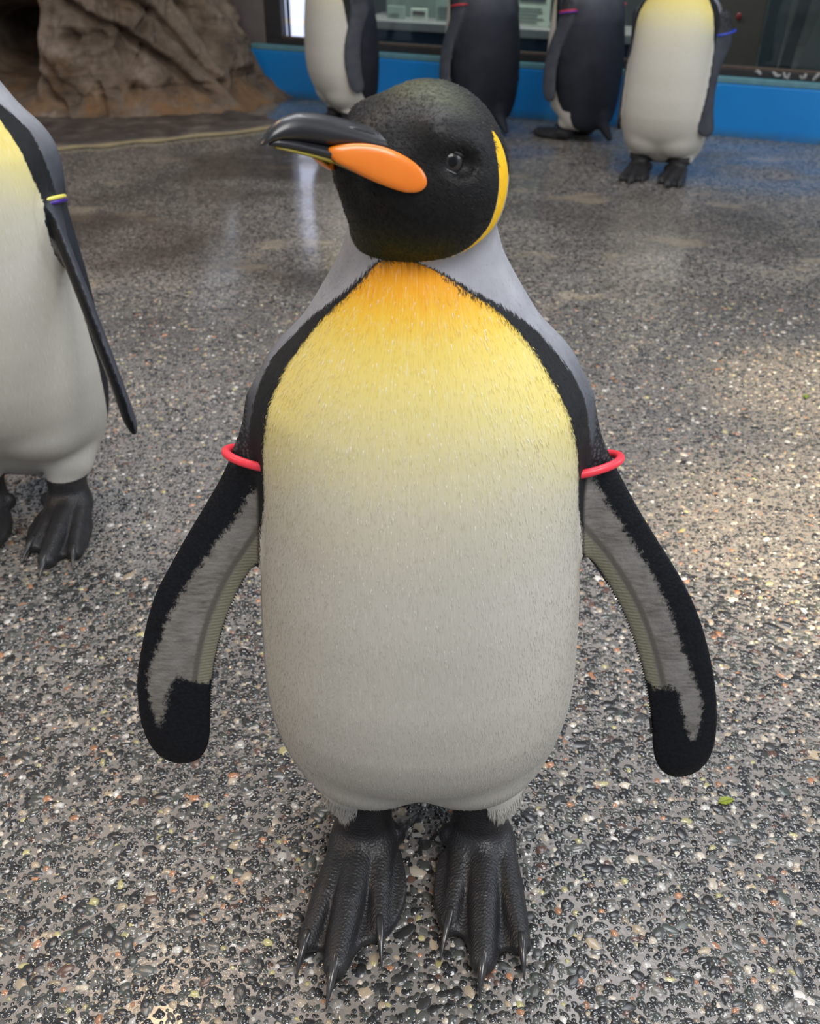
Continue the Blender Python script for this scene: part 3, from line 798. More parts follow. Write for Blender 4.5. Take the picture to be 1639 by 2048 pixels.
# ------------------------------------------------------------------ penguin materials
def plumage_material():
    n = NT('penguin_plumage'); co = n.coord()
    uv = n.attr('feather', 'Vector')
    z = n.attr('height')
    fine = n.noise(n.mapping(uv, (430, 62, 1)), 1.0, 3, .6)          # feather streaks running down the body
    mid = n.noise(n.mapping(uv, (120, 22, 1)), 1.0, 3, .55)
    sp = n.noise(co, 330, 2)
    jit = n.math('SUBTRACT', n.noise(n.mapping(uv, (300, 90, 1), (4, 2, 0)), 1.0, 3, .7), .5)
    # back: silver grey at the nape, slate lower down
    grey = n.ramp(z, [(.30, (.018, .020, .028)), (.50, (.030, .034, .046)), (.60, (.10, .108, .125)), (.68, (.36, .37, .40)), (.80, (.42, .42, .44))])
    grey = n.mix(n.rng(n.noise(co, 16, 3), .3, .7, 0, .8), grey, n.mix(1, grey, (.55, .55, .58), 'MULTIPLY'))
    fb = n.attr('belly'); fk = n.attr('band')
    blk = n.mix(fine, (.006, .0065, .007), (.022, .023, .025))
    col = n.mix(n.step(n.math('ADD', fk, n.math('MULTIPLY', jit, .018)), .0016), grey, blk)
    # breast: orange at the throat through yellow to white
    ze = n.math('ADD', z, n.math('MULTIPLY', n.step(fb, lo=.075, hi=.0), n.math('MULTIPLY', n.math('MULTIPLY', n.step(z, lo=.50, hi=.58), n.step(z, lo=.67, hi=.62)), .035)))
    ze = n.math('ADD', ze, n.math('MULTIPLY', n.math('SUBTRACT', mid, .5), .03))
    yel = n.ramp(ze, [(.0, (.505, .49, .44)), (.48, (.515, .495, .43)), (.56, (.56, .53, .40)), (.61, (.64, .58, .31)), (.65, (.70, .60, .21)), (.684, (.74, .565, .115)),
                      (.704, (.77, .48, .040)), (.720, (.79, .38, .012)), (.737, (.76, .29, .006)), (.744, (.40, .17, .006)), (.750, (.03, .026, .004))])
    yel = n.mix(n.math('MULTIPLY', n.step(fine, lo=.56, hi=.72), .55), yel, n.mix(.55, yel, (.74, .73, .68)))
    yel = n.mix(n.math('MULTIPLY', n.step(fine, lo=.46, hi=.30), .30), yel, n.mix(1, yel, (.72, .70, .62), 'MULTIPLY'))
    yel = n.mix(n.math('MULTIPLY', n.attr('tip'), .62), yel, (.80, .79, .73))
    col = n.mix(n.step(n.math('ADD', fb, n.math('MULTIPLY', jit, .010)), .0014), col, yel)
    # flippers
    fl = n.attr('flipper'); fg = n.attr('under_patch')
    scl = n.voro(n.mapping(uv, (330, 330, 1)), 1.0)
    top = n.attr('flip_top')                                             # 1 on the outer (upper) side
    fcol = n.mix(scl, (.009, .010, .013), (.004, .0045, .006))
    up = n.mix(n.noise(co, 30, 4), (.030, .033, .042), (.075, .080, .095))
    fcol = n.mix(n.step(top, lo=.35, hi=.65), fcol, up)
    arm = n.mix(n.step(scl, lo=.1, hi=.7), (.075, .077, .083), (.016, .016, .018))
    fcol = n.mix(n.step(n.attr('flip_z'), lo=-.062, hi=-.03), fcol, arm)
    col = n.mix(n.step(fl, .004), col, fcol)
    streak = n.noise(n.mapping(uv, (60, 260, 1)), 1.0, 3)
    gcol = n.mix(n.rng(streak, .3, .7, 0, 1), (.085, .080, .072), (.20, .19, .172)); gcol = n.mix(n.rng(n.noise(co, 45, 3), .35, .65, 0, .5), gcol, (.24, .23, .215))
    gcol = n.mix(n.step(n.math('ABSOLUTE', n.math('SUBTRACT', n.attr('trail'), .015)), lo=.0045, hi=.001), gcol, (.10, .092, .078))
    gcol = n.mix(n.step(n.attr('trail'), lo=.014, hi=.009), gcol, n.mix(n.rng(n.math('SINE', n.math('MULTIPLY', n.node('SeparateXYZ', {0: uv}).outputs[1], 1900.)), -1, 1, 0, 1), (.15, .145, .10), (.22, .215, .16)))
    jf = n.math('SUBTRACT', n.noise(co, 150, 4, .8), .5)
    col = n.mix(n.math('MULTIPLY', n.step(n.math('ADD', fg, n.math('MULTIPLY', jf, .022)), .0028), n.step(fl, .004)), col, gcol)
    # hood
    fh = n.attr('hood'); fy = n.attr('ear')
    hx = n.attr('head_x'); hz = n.attr('head_z')
    hood = n.mix(sp, (.004, .004, .0043), (.010, .0098, .0096))
    olive = n.math('MULTIPLY', n.step(hz, lo=-.030, hi=-.060), .85)
    hood = n.mix(olive, hood, (.022, .024, .004))
    crown = n.math('MULTIPLY', n.math('MULTIPLY', n.step(hz, lo=.040, hi=.058), n.step(hx, lo=-.012, hi=.028)), n.rng(sp, .3, .7, .4, 1.0))
    hood = n.mix(crown, hood, (.080, .092, .042))
    hood = n.mix(n.math('MULTIPLY', n.step(hz, lo=.012, hi=.055), n.math('MULTIPLY', sp, .35)), hood, (.09, .09, .092))
    col = n.mix(n.step(n.math('ADD', fh, n.math('MULTIPLY', jit, .003)), .0012), col, hood)
    yc = n.mix(fine, (.80, .42, .008), (.90, .58, .02))
    col = n.mix(n.step(n.math('ADD', fy, n.math('MULTIPLY', jit, .003)), .0008), col, yc)
    # bare feet
    ft = n.attr('foot')
    skin = n.mix(n.noise(co, 60, 4), (.012, .012, .014), (.034, .033, .034))
    fm = n.step(n.math('ADD', ft, n.math('MULTIPLY', jit, .008)), .0012)
    col = n.mix(fm, col, skin)
    # relief
    sx = n.node('SeparateXYZ', {0: co})
    along = n.math('ADD', sx.outputs[1], n.math('MULTIPLY', sx.outputs[2], -1.0))
    wv = n.math('SINE', n.math('MULTIPLY', n.math('ADD', along, n.math('MULTIPLY', n.noise(co, 35, 3), .012)), 1700.))
    fsk = n.math('ADD', n.math('MULTIPLY', wv, .17), n.math('MULTIPLY', n.voro(co, 380), 1.2))
    hgt = n.math('ADD', n.math('MULTIPLY', fine, .8), n.math('MULTIPLY', mid, .7))
    hgt = n.fmix(n.step(fl, .004), hgt, n.math('MULTIPLY', scl, -.7))
    hgt = n.fmix(n.step(fh, .002), hgt, n.math('MULTIPLY', sp, .55))
    hgt = n.fmix(fm, hgt, fsk)
    rough = n.fmix(n.step(fh, .002), .62, .50)
    rough = n.fmix(n.step(fl, .004), rough, .48)
    rough = n.fmix(fm, rough, .40)
    n.set(Base_Color=col, Roughness=rough, Normal=n.bump(hgt, .42, .0011))
    n.put(n.b.inputs['Specular IOR Level'], n.fmix(fm, n.fmix(n.step(fl, .004), n.fmix(n.step(fh, .002), n.fmix(n.step(fb, .002), .2, .36), .22), .16), .42))
    return n.m
M_PLUM = plumage_material()
M_HORN = simple('black_horn', (.013, .013, .015), .34, .5, 45, .25, 70, coat=.2)
n = NT('orange_bill_plate'); co = n.coord(); xz = n.node('SeparateXYZ', {0: co})
c = n.mix(n.noise(co, 40, 3), (.76, .17, .008), (.85, .23, .014))
n.set(Base_Color=c, Roughness=.30, Normal=n.bump(n.noise(co, 160, 3), .05, .001)); n.b.inputs['Coat Weight'].default_value = .3
n.b.inputs['Subsurface Weight'].default_value = .08; n.b.inputs['Subsurface Radius'].default_value = (.004, .0015, .0005); M_ORANGE = n.m
M_DULLY = simple('dull_yellow_edge', (.20, .165, .012), .4, .3, 60, .1)
M_CLAW = simple('dark_claw', (.035, .034, .034), .24, .5, 120, .15, 200, coat=.4)
M_EYE = NT('eye'); n = M_EYE; a_ = n.attr('radial')
n.set(Base_Color=n.ramp(a_, [(.0, (.002, .002, .002)), (.27, (.002, .002, .002)), (.32, (.022, .020, .019)), (.62, (.036, .033, .031)), (.72, (.012, .011, .011)), (1, (.006, .006, .006))]), Roughness=.16)
n.b.inputs['Specular IOR Level'].default_value = .35; M_EYE = n.m
M_LID = simple('grey_eyelid', (.13, .13, .135), .45, .3, 200, .3, 500)
M_LIDB = simple('black_eyelid', (.009, .009, .0095), .55, .3, 200, .4, 500)
M_BAND = {k: simple('band_' + k, c, .38, .06, 40, .04) for k, c in dict(coral=(.86, .045, .07), red=(.55, .03, .03), purple=(.14, .04, .35), yellow=(.74, .66, .12), violet=(.055, .02, .24), blue=(.03, .07, .55)).items()}

# breast border: half angle of the pale front and width of the black border, by height
hw_t = hermite([0, .10, .20, .35, .50, .58, .603, .633, .652, .668, .687, .7055, .718, .729, .738, .745, .752, .80], np.radians([104, 100, 88, 80, 72, 67, 65.5, 65.5, 64.8, 62.5, 57, 47, 37, 27.7, 19, 9, 0, -30]))
bw_t = hermite([0, .35, .50, .58, .615, .65, .667, .688, .7055, .72, .74, .80], np.radians([4, 5, 9, 13, 14, 16, 15.5, 11, 6.5, 4.5, 2.5, 2]))
tw_t = hermite([0, .50, .58, .603, .633, .652, .687, .7055, .718, .729, .738, .752, .80], np.radians([0, 0, -1.4, -2, -3.5, -4.6, -5, -5.4, -8, -10, -13, -16, -16]))
xb_t = hermite([-.11, -.07, -.066, -.061, -.0546, -.046, -.035, -.023, -.008, .0095, .026, .039, .050, .09], [.07, .036, .0257, .0144, .0015, -.010, -.0176, -.0217, -.0213, -.0193, -.015, -.013, -.0125, -.012])
yw_t = hermite([-.11, -.062, -.055, -.046, -.035, -.025, -.010, .010, .026, .036, .043, .05, .09], [-.01, .0006, .0016, .0030, .007, .012, .017, .020, .016, .009, -.002, -.01, -.02])

def penguin_fields(pen, P, N, twist=1.0):
    t, h, l, r, f = pen.parts(P); raw_z = P[:, 2]; P = pen.warp(P)
    z = P[:, 2]; zc = np.clip(z, .0552, .8298); yc = (body_b(zc) - body_f(zc)) * .5
    R = np.maximum(np.hypot(P[:, 0], P[:, 1] - yc), .03)
    phi = np.arctan2(P[:, 0], -(P[:, 1] - yc))
    dphi = np.abs(phi - twist * tw_t(z))
    belly = (hw_t(z) - dphi) * np.minimum(R, .16)
    band = (hw_t(z) + bw_t(z) - dphi) * np.minimum(R, .16)
    q = (P - pen.C) @ pen.M.T
    hood = np.minimum(t - h, .02) + .006
    inner = q[:, 0] - xb_t(q[:, 2])
    nape = (q[:, 2] - .012) * .8
    hood = np.minimum(hood, np.maximum(inner, nape + np.where(inner < 0, 0, 0)))
    # hood edge under the chin follows the crease
    ear = np.minimum(np.minimum(-inner, inner + yw_t(q[:, 2])), np.minimum(t - h, .02) + .012)
    ear = np.where(h < .02, ear, -.05)
    hood = np.where((ear > -.0015) & (inner < 0), np.minimum(hood, -ear), hood)
    fd = np.minimum(l, r)
    flip = np.clip(np.minimum(t, h) - fd, -.05, .05)
    # flipper-plane values
    under = np.full(len(P), -.05); fz = np.full(len(P), .05); tp = np.zeros(len(P)); tr = np.full(len(P), .1); uvx = phi * .15; uvz = z.copy()
    for qd, d in ((pen.fl, l), (pen.fr, r)):
        m = (d < t + .02) & (d < .03)
        if not m.any(): continue
        x, zz, nn = pen.flip_uv(qd, P[m])
        g = -polydist(x, zz, qd['SG'])
        side = N[m] @ qd['n']
        under[m] = np.where(side > -.05, g, -.05); fz[m] = (np.stack([x, zz], 1) @ qd['rot'])[:, 1]; tp[m] = np.clip(-side * 3 + .3, 0, 1)
        # distance to the trailing edge (second half of the outline)
        T = qd['SP'][len(qd['SP']) // 2 + 2:]
        D = np.full(len(x), 9.)
        for a, b in zip(T[:-1], T[1:]):
            e = b - a; tt_ = np.clip(((x - a[0]) * e[0] + (zz - a[1]) * e[1]) / (e @ e), 0, 1)
            D = np.minimum(D, np.hypot(x - a[0] - tt_ * e[0], zz - a[1] - tt_ * e[1]))
        tr[m] = D; uvx[m] = x; uvz[m] = zz
    belly = np.where(flip > -.004, np.minimum(belly, -.004 - flip), belly)
    band = np.where(z < .05, -.05, band)
    foot = np.where(f < .03, np.minimum((.122 if pen.bare else .078) - (.046 if pen.bare else 0) * np.clip((np.abs(P[:, 0] - .004) - .060) / .03, 0, 1) - raw_z, (t - f) + .012), -.05)
    belly = np.where((raw_z < .13) & (P[:, 1] < .07), np.maximum(belly, .02), belly)
    return dict(belly=belly, band=band, hood=hood, ear=ear, flipper=flip, under_patch=under, flip_z=fz, flip_top=tp, trail=tr, foot=foot, height=z,
                head_x=q[:, 0], head_z=q[:, 2]), np.stack([uvx, uvz, 0 * z], 1)

def put_fields(me, fields, uv):
    for k, v in fields.items(): fattr(me, k, v)
    at = me.attributes.new('feather', 'FLOAT_VECTOR', 'POINT'); at.data.foreach_set('vector', np.asarray(uv, np.float32).ravel())

def body_mesh(pen, h, twist):
    P, Q, N = surface_net(pen.sdf, (-.36, -.25, -.012), (.37, .25, .90), h)
    fields, uv = penguin_fields(pen, P, N, twist)
    me = mesh_np('body', P, Q); put_fields(me, fields, uv); me.materials.append(M_PLUM)
    return me, P, N, fields, uv

def strands(P, N, fields, uv, idx, dirs, length, width, lift, spread=.25, tips=0.):
    """short feather tips lying on the skin"""
    n = len(idx); p = P[idx]; nn = N[idx]
    d = dirs - (dirs * nn).sum(1, keepdims=True) * nn; d /= np.maximum(np.linalg.norm(d, axis=1, keepdims=True), 1e-6)
    sd = np.cross(nn, d); a = RNG.normal(0, spread, (n, 1)); d = d + sd * a; d /= np.linalg.norm(d, axis=1, keepdims=True); sd = np.cross(nn, d)
    p = p + RNG.normal(0, .0011, (n, 1)) * sd + RNG.normal(0, .0011, (n, 1)) * d
    L = (length * RNG.uniform(.7, 1.3, n))[:, None]; Wd = (width * RNG.uniform(.7, 1.3, n))[:, None]; Lf = (lift * RNG.uniform(.5, 1.5, n))[:, None]
    v0 = p - sd * Wd - nn * .0006; v1 = p + sd * Wd - nn * .0006; m0 = p + d * L * .55 + sd * Wd * .9 + nn * Lf * .8; m1 = p + d * L * .55 - sd * Wd * .9 + nn * Lf * .8; tip = p + d * L + nn * Lf
    V = np.stack([v0, v1, m0, m1, tip], 1).reshape(-1, 3); o = (np.arange(n) * 5)[:, None]
    F4 = np.array([[0, 1, 2, 3]]) + o; F3 = np.array([[3, 2, 4]]) + o
    rep = np.repeat(idx, 5)
    u = uv[rep] + np.repeat(RNG.normal(0, .02, (n, 3)), 5, 0) * np.array([1, .3, 0])
    ff = {k: v[rep] for k, v in fields.items()}; ff['tip'] = np.repeat(np.clip(RNG.normal(-.15, .55, n), 0, 1) * tips, 5)
    return V, F4, F3, ff, u

def claw(base, tip, r=.0056, rise=.006):
    b = np.array(base, float); t = np.array(tip, float); d = t - b
    b = b - d * .22
    s = np.linspace(0, 1, 12); pts = b[None] + (t - b)[None] * s[:, None]; pts[:, 2] += rise * np.sin(s * math.pi) * (1 - .3 * s)
    rad = r * (1 - s ** 1.6) + .0007
    side = unit(np.cross(d, [0, 0, 1]))
    return tube_np(pts, rad, 12, flat=(side, .78))

def bill_parts(pen, parent, pre=''):
    C, M = pen.C, pen.M
    C = C - np.array([0, 0, pen.drop])
    W = lambda L: C + np.asarray(L, float) @ M
    a = np.linspace(0, 2 * math.pi, 29)[:-1]
    def loft(xs, top, bot, hw, e=2.3, m=46):
        xt = np.linspace(0, 1, m) ** .8 * (xs[-1] - xs[0]) + xs[0]
        T, B, H = hermite(xs, top)(xt), hermite(xs, bot)(xt), hermite(xs, hw)(xt)
        rings = []
        for x, t, b, w in zip(xt, T, B, H):
            cy = np.sign(np.cos(a)) * np.abs(np.cos(a)) ** (2 / e) * w; sz = np.sign(np.sin(a)) * np.abs(np.sin(a)) ** (2 / e)
            cy = cy * (1 - .30 * np.maximum(sz, 0))
            rings.append(W(np.stack([np.full(28, x), cy, (t + b) / 2 + sz * (t - b) / 2], 1)))
        return loft_np(rings)
    V, F = loft([.035, .055, .07, .09, .108, .125, .138, .147, .152, .1535], [.034, .0285, .0262, .0272, .0274, .0256, .0208, .0135, .0060, .0025],
                [.004, .0055, .006, .0065, .007, .0072, .0065, .0040, .0010, .0005], [.036, .0290, .0235, .0172, .0130, .0096, .0073, .0050, .0026, .0008])
    ub = obj('upper_bill', mesh_np('upper_bill', V, F), M_HORN, parent)
    V, F = loft([.030, .05, .07, .09, .11, .13, .143, .147], [.006, .0075, .0085, .009, .0092, .009, .0075, .004],
                [-.009, -.0075, -.0045, -.002, -.0004, .0008, .0014, .0018], [.040, .034, .027, .0195, .0125, .0072, .0035, .001])
    lb = obj('lower_bill', mesh_np('lower_bill', V, F), M_HORN, parent)
    for sg in (1, -1):
        # nostril groove ridge
        V, F = tube_np(W([(x, sg * (y), z) for x, y, z in ((.060, .0175, .0205), (.072, .0150, .0215), (.086, .0120, .0220), (.10, .0098, .0215))]), [.0006, .0022, .0020, .0005], 8)
        obj('nostril_ridge', mesh_np('nostril_ridge', V, F), M_HORN, ub)
        # orange plate: outline in the side plane, slightly domed
        out = np.array([(.1062, .0066), (.0989, .0105), (.0904, .0133), (.0811, .0150), (.0723, .0149), (.0629, .0129), (.054, .0095), (.0477, .0052), (.0440, .0002), (.0434, -.0049), (.0470, -.0094), (.0528, -.0112), (.0586, -.0114), (.0704, -.0095), (.0789, -.0073), (.0875, -.0047), (.0943, -.0025), (.1004, -.0009), (.1045, .0028)])
        out = smooth_poly(out, 2); cen = np.array([.0735, .0022]); rings = []
        for k, dome_ in ((.98, -.012), (1.02, -.001), (.98, .0010), (.84, .0024), (.6, .0032), (.3, .0036), (.06, .0037)):
            q = cen + (out - cen) * k
            yv = .0505 - (q[:, 0] - .040) * .567 + dome_ * np.interp(q[:, 0], [.04, .07, .106], [.8, 1, .55])
            rings.append(W(np.stack([q[:, 0], sg * yv, q[:, 1]], 1)))
        V, F = loft_np(rings)
        if sg < 0: F = [f[:, ::-1] for f in F]
        pl = obj('bill_plate', mesh_np('bill_plate', V, F), M_ORANGE, lb); pl['label'] = 'smooth orange plate on the side of the lower bill'
        V, F = tube_np(W([(x, sg * y, z) for x, y, z in ((.143, .0030, .0012), (.13, .0062, .0010), (.115, .0095, .0002), (.10, .0125, -.0012), (.088, .0152, -.0035), (.078, .0180, -.0060))]), [.0006, .0009, .0010, .0011, .0012, .0008], 8)
        obj('bill_edge', mesh_np('bill_edge', V, F), M_DULLY, lb)
    for sg in (1, -1):
        # eyeball with dark iris, lids
        c = np.array([.0210, sg * .0410, .0140]); ax = np.array([.40, sg * .91, 0.04]); ax /= np.linalg.norm(ax); r = .0124
        th = np.linspace(0, math.pi * .62, 22); b1 = unit(np.cross(ax, [0, 0, 1])); b2 = np.cross(ax, b1); a2 = np.linspace(0, 2 * math.pi, 33)[:-1]
        rings = [c + ax * r * math.cos(t) + r * math.sin(t) * (np.cos(a2)[:, None] * b1 + np.sin(a2)[:, None] * b2) for t in np.maximum(th, .001)]
        V, F = loft_np([W(q) for q in rings]); me = mesh_np('eye', V, F)
        fattr(me, 'radial', np.concatenate([np.repeat(np.sin(np.minimum(th, 1.57)), 32), [0, 1]]))
        ey = obj('eye', me, M_EYE, parent)
        # lids: caps of a slightly larger ball, the opening slants down towards the bill
        upv = unit(np.array([-.22, 0, 1.]) - (np.array([-.22, 0, 1.]) @ ax) * ax); fw = np.cross(upv, ax)
        for name, t0, t1, mt in (('upper_eyelid', .02, 1.10, M_LIDB), ('lower_eyelid', 2.10, 3.1, M_LIDB)):
            rings = [c + r * 1.06 * (math.cos(t) * upv + math.sin(t) * (np.cos(a2)[:, None] * ax + np.sin(a2)[:, None] * fw)) for t in np.linspace(t0, t1, 12)]
            V, F = loft_np([W(q) for q in rings]); obj(name, mesh_np(name, V, F), mt, ey)
        t = 2.08
        pts = [c + r * 1.07 * (math.cos(t) * upv + math.sin(t) * (math.cos(k) * ax + math.sin(k) * fw)) for k in np.linspace(-1.25, 1.25, 25)]
        V, F = tube_np(W(pts), .00055, 6); obj('lid_rim', mesh_np('lid_rim', V, F), M_LID, ey)

def flipper_band(pen, q, parent, mats, cx=-.003, cz=-.05, A=.034, B=.020, slope=.18, r=.0030, roll=0):
    R = q['rot']
    ex2 = R @ np.array([1, slope]); ez2 = R @ np.array([0, 1.]); c2 = R @ np.array([cx, cz])
    o = q['o'] - np.array([0, 0, pen.drop]) + q['ex'] * c2[0] + q['ez'] * c2[1]; a = unit(q['ex'] * ex2[0] + q['ez'] * ex2[1]); up = unit(q['ex'] * ez2[0] + q['ez'] * ez2[1]); nn = q['n']
    for k, mt in enumerate(mats):
        pts = [o + a * A * math.cos(t) + nn * B * math.sin(t) - up * k * r * 1.9 for t in np.linspace(0, 2 * math.pi, 61)[:-1]]
        V, F = tube_np(pts, r, 12, closed=True)
        obj('flipper_band', mesh_np('flipper_band', V, F), M_BAND[mt], parent)['label'] = mt + ' ring round the flipper'

def serration(pen, q, parent):
    """row of stiff feather tips along the trailing edge"""
    T = q['SP'][35:54]; d = np.concatenate([[0], np.cumsum(np.linalg.norm(np.diff(T, axis=0), axis=1))])
    s = np.arange(0, d[-1], .0030); x = np.interp(s, d, T[:, 0]); z = np.interp(s, d, T[:, 1])
    V = []; F = []
    tx, tz = np.gradient(x), np.gradient(z); l = np.hypot(tx, tz); tx, tz = tx / l, tz / l
    cen = q['SP'].mean(0)
    for i in range(len(s)):
        nx, nz = tz[i], -tx[i]
        if (x[i] - cen[0]) * nx + (z[i] - cen[1]) * nz < 0 and i < len(s) * .6: nx, nz = -nx, -nz
        b = len(V)
        for dx, dz, th in ((-.0016 * tx[i] - nx * .002, -.0016 * tz[i] - nz * .002, .0011), (.0016 * tx[i] - nx * .002, .0016 * tz[i] - nz * .002, .0011)):
            for sgn in (-1, 1): V.append(q['o'] + q['ex'] * (x[i] + dx) + q['ez'] * (z[i] + dz) + q['n'] * sgn * th)
        V.append(q['o'] + q['ex'] * (x[i] + nx * .0022 + tx[i] * -.0008) + q['ez'] * (z[i] + nz * .0022 + tz[i] * -.0008))
        F += [(b, b + 1, b + 4), (b + 1, b + 3, b + 4), (b + 3, b + 2, b + 4), (b + 2, b, b + 4)]
    tag(obj('trailing_feathers', mesh_np('trailing_feathers', np.array(V), np.array(F), False), simple('flipper_edge_feather', (.012, .012, .014), .5, .2, 60, 0) if 'flipper_edge_feather' not in bpy.data.materials else bpy.data.materials['flipper_edge_feather'], parent), kind='stuff')

def build_penguin(root, pen, h, twist=1.0, fine=False, me=None):
    if me is None: me, P, N, fields, uv = body_mesh(pen, h, twist)
    obj('body', me, M_PLUM, root)
    bill_parts(pen, root)
    for side in 'LR':
        t = pen.toes[side]
        for key, tip in zip(('out', 'mid', 'inn'), t['tips']):
            V, F = claw((*t[key], .0150), (*tip, .0030), .0082 if key == 'mid' else .0066)
            obj('claw', mesh_np('claw', V, F), M_CLAW, root)
    if fine:
        serration(pen, pen.fl, root); serration(pen, pen.fr, root)
        down = np.array([[0, -.05, -1.]])
        out = []
        def pick(mask, k): 
            c_ = np.where(mask)[0]; return RNG.choice(c_, k)
        front = P[:, 1] < .07
        b = pick((fields['belly'] > .002) & front & (P[:, 2] > .12) & (fields['flipper'] < -.01), 16000)
        out.append(strands(P, N, fields, uv, b, np.repeat(down, len(b), 0), .0075, .00042, .00020, .10, tips=np.clip((P[b, 2] - .28) / .3, .15, 1)))
        b = pick((fields['hood'] > .004) & front, 14000)
        out.append(strands(P, N, fields, uv, b, np.repeat((-pen.u - .35 * pen.w)[None], len(b), 0), .0034, .00022, .0006, .22))
        b = pick((P[:, 2] > .55) & (fields['belly'] < -.001) & (fields['flipper'] < -.002) & (fields['hood'] < -.002) & (P[:, 1] < .10), 12000)
        out.append(strands(P, N, fields, uv, b, np.repeat(down, len(b), 0), .0032, .00030, .00012, .2))
        # ragged borders
        b = pick((np.abs(fields['belly']) < .003) & front & (P[:, 2] > .2) & (fields['flipper'] < -.003), 3500)
        out.append(strands(P, N, fields, uv, b, np.repeat(down, len(b), 0), .005, .00030, .0003, .25))
        # leg feathers hanging over the bare ankles
        b = pick((np.abs(P[:, 2] - .090) < .014) & (fields['foot'] > -.030) & (fields['foot'] < -.001) & (P[:, 1] < .05) & (np.abs(P[:, 0] - .004) > .074), 2200)
        outw = np.stack([np.sign(P[b, 0]) * .18, np.full(len(b), -.18), np.full(len(b), -1.)], 1)
        st = strands(P, N, fields, uv, b, outw, .0145, .00036, .0022, .16)
        st[3]['foot'] = np.full(len(st[3]['foot']), -.05); st[3]['belly'] = np.full(len(st[3]['belly']), .03)
        out.append(st)
        off = 0; Vs, A, B = [], [], []; fd = {k: [] for k in [*fields, 'tip']}; us = []
        for V, F4, F3, f_, u in out:
            Vs.append(V); A.append(F4 + off); B.append(F3 + off); off += len(V); us.append(u)
            for k in fd: fd[k].append(f_[k])
        m2 = mesh_np('feather_tips', np.concatenate(Vs), [np.concatenate(A), np.concatenate(B)])
        put_fields(m2, {k: np.concatenate(v) for k, v in fd.items()}, np.concatenate(us))
        tag(obj('feather_tips', m2, M_PLUM, root), kind='stuff')
    return me

# ------------------------------------------------------------------ the penguins
main = Pen()
root = tag(empty('king_penguin', (.01, .80, .0015)), 'large king penguin in front with its head turned left and coral flipper rings', 'penguin', 'king penguins')
build_penguin(root, main, .003, fine=True)
flipper_band(main, main.fl, root, ['coral'], cx=-.004, cz=-.046, A=.036, B=.026, slope=.22, r=.0040)
flipper_band(main, main.fr, root, ['coral'], cx=-.001, cz=-.052, A=.037, B=.026, slope=.22, r=.0040)

def sym_toes():
    R = dict(x=.070, out=(.108, -.145), mid=(.068, -.165), inn=(.034, -.120), tips=[(.112, -.180), (.066, -.205), (.026, -.160)],
             web=[(.106, -.02), (.118, -.06), (.121, -.11), (.118, -.150), (.105, -.150), (.090, -.145), (.078, -.170), (.061, -.170), (.050, -.132), (.040, -.128), (.029, -.132), (.018, -.10), (.016, -.07), (.028, -.02)])
    mir = lambda a: (-a[0], a[1])
    L = dict(x=-.070, out=mir(R['out']), mid=mir(R['mid']), inn=mir(R['inn']), tips=[mir(t) for t in R['tips']], web=[mir(t) for t in R['web']][::-1])
    return dict(L=L, R=R)
def hang(sg, tip, ex, st=1.0, o=None):
    """a hanging flipper: tip direction and leading-edge direction in the penguin's frame"""
    return dict(o=o or (sg * .148, .005, .592), ex=ex, ez=-np.array(tip, float), P=FLIP_R, G=GREY_R, st=st, turn=-.30, under=(-sg, -.2, 0))

def stand(label, loc, facing, pen, h=.006, bands=(), me=None, scale=1):
    """facing: degrees turned to the viewer's left of straight at us"""
    r = tag(empty('king_penguin', loc, -math.radians(facing), scale), label, 'penguin', 'king penguins')
    me = build_penguin(r, pen, h, twist=0., me=me)
    for side, mats in bands:
        flipper_band(pen, pen.fl if side == 'L' else pen.fr, r, mats, cx=-.006, cz=-.052, A=.037, B=.027, slope=.1)
    return me

# left neighbour, cut by the frame
p5 = Pen(yaw=15, pitch=8, toes=sym_toes(), fl=hang(-1, (-.25, 0, -1), (-.2, -1, 0)),
         fr=hang(1, (.31, -.40, -.90), (.30, -.90, .52), st=1.04, o=(.122, -.012, .592)))
stand('king penguin cut off by the left edge, with a yellow and violet flipper ring', (-.690, 1.54, .0015), -2, p5, .0045, [('R', ['yellow', 'violet'])], scale=1.05)
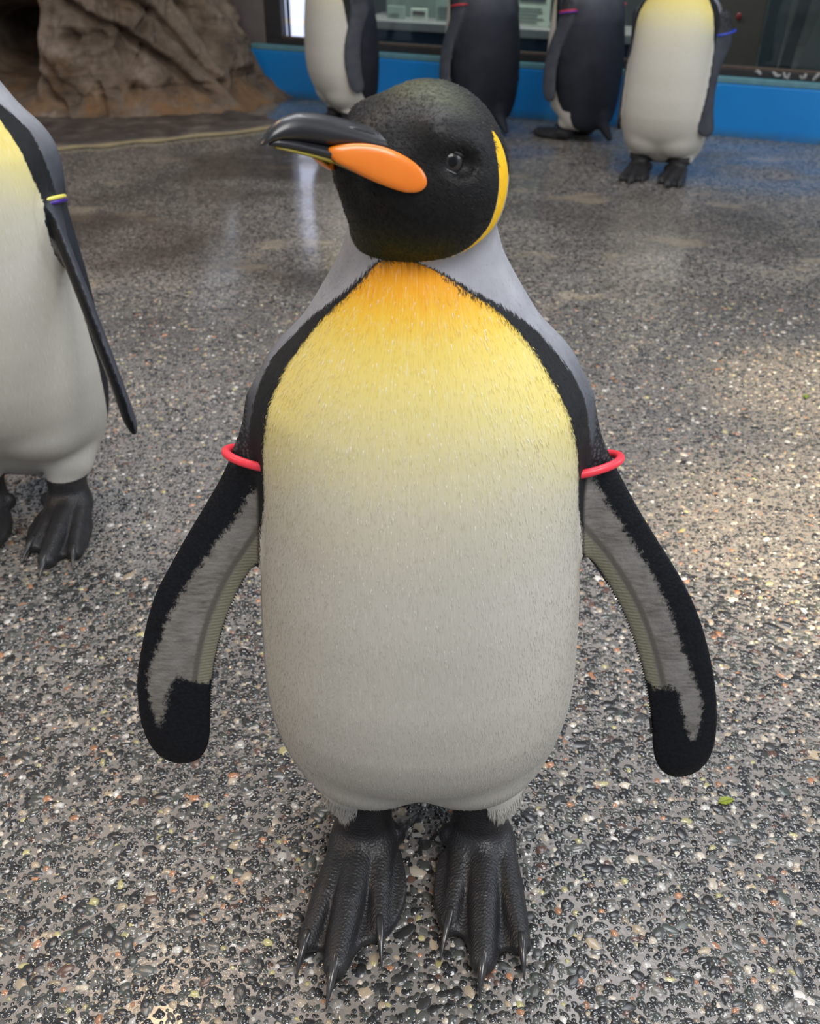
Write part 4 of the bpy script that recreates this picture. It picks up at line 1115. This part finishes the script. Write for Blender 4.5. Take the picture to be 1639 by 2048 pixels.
# row at the back
p1 = Pen(yaw=-10, pitch=5, drop=.035, toes=sym_toes(), fl=hang(-1, (-.42, .10, -1), (-.3, -1, 0)), fr=hang(1, (.10, -.02, -1), (-.25, -1, 0)))
stand('king penguin in the back row beside the bright panel, breast turned to the left', (-.300, 4.72, .0015), 60, p1, .006, scale=1.02)
p2 = Pen(yaw=0, pitch=5, drop=.035, toes=sym_toes(), fl=hang(-1, (-.16, .06, -1), (-.1, -1, 0)), fr=hang(1, (.12, .02, -1), (.1, -1, 0)))
back = stand('king penguin seen from behind above the front bird, red ring on its left flipper', (.305, 4.66, .0015), 142, p2, .006, [('R', ['red'])])
stand('king penguin seen from behind with red and purple flipper rings, third in the back row', (.725, 4.52, .0015), 140, p2, .006, [('R', ['red', 'purple']), ('L', ['red'])], me=back, scale=.99)
p4 = Pen(yaw=10, pitch=6, drop=.050, toes=sym_toes(), fl=hang(-1, (-.06, .03, -1), (0.1, -1, 0)), fr=hang(1, (.17, .02, -1), (-.75, -.65, 0), o=(.150, -.018, .60)))
stand('king penguin at the right of the back row, pale breast towards us, blue ring', (.945, 3.90, .0015), 24, p4, .006, [('R', ['blue'])])

# ------------------------------------------------------------------ small things on the floor
def leaf(loc, L, rz, label, colr, seed=1):
    m, k = 15, 7; V = []
    for i in range(m):
        t = i / (m - 1); w = math.sin(math.pi * t ** .8) ** .75 * .30 * L * (1 + .14 * math.sin(9 * t * math.pi))
        for j in range(k):
            v = j / (k - 1) * 2 - 1
            V.append(((t - .5) * L, v * w + .05 * L * math.sin(3 * t), .0032 + .10 * abs(v) ** 1.5 * w + .04 * L * t * t))
    V = np.array(V); top = V.copy(); bot = V.copy(); bot[:, 2] -= .0005
    F = np.array([(i * k + j, (i + 1) * k + j, (i + 1) * k + j + 1, i * k + j + 1) for i in range(m - 1) for j in range(k - 1)])
    r = tag(empty('fallen_leaf', loc, rz), label, 'leaf')
    obj('blade', mesh_np('blade', np.concatenate([top, bot]), [F, F[:, ::-1] + m * k]), colr, r)
    Vt, Ft = tube_np([((t - .5) * L, .05 * L * math.sin(3 * t), .0038 + .04 * L * t * t) for t in np.linspace(-.25, .95, 10)], [.0005] * 9 + [.0002], 6)
    obj('stem', mesh_np('stem', Vt, Ft), simple('leaf_stem', (.24, .26, .05), .5), r)
leaf((.401, .863, .0), .020, .25, 'small yellow-green fallen leaf on the pebbles at the lower right', simple('leaf_green', (.22, .27, .02), .45, .3, 200, .2, 300))
leaf((.883, 2.008, .0), .020, 1.1, 'tiny green fallen leaf in the light pool at the right edge', simple('leaf_dark', (.09, .14, .02), .45, .3, 200, .2, 300))
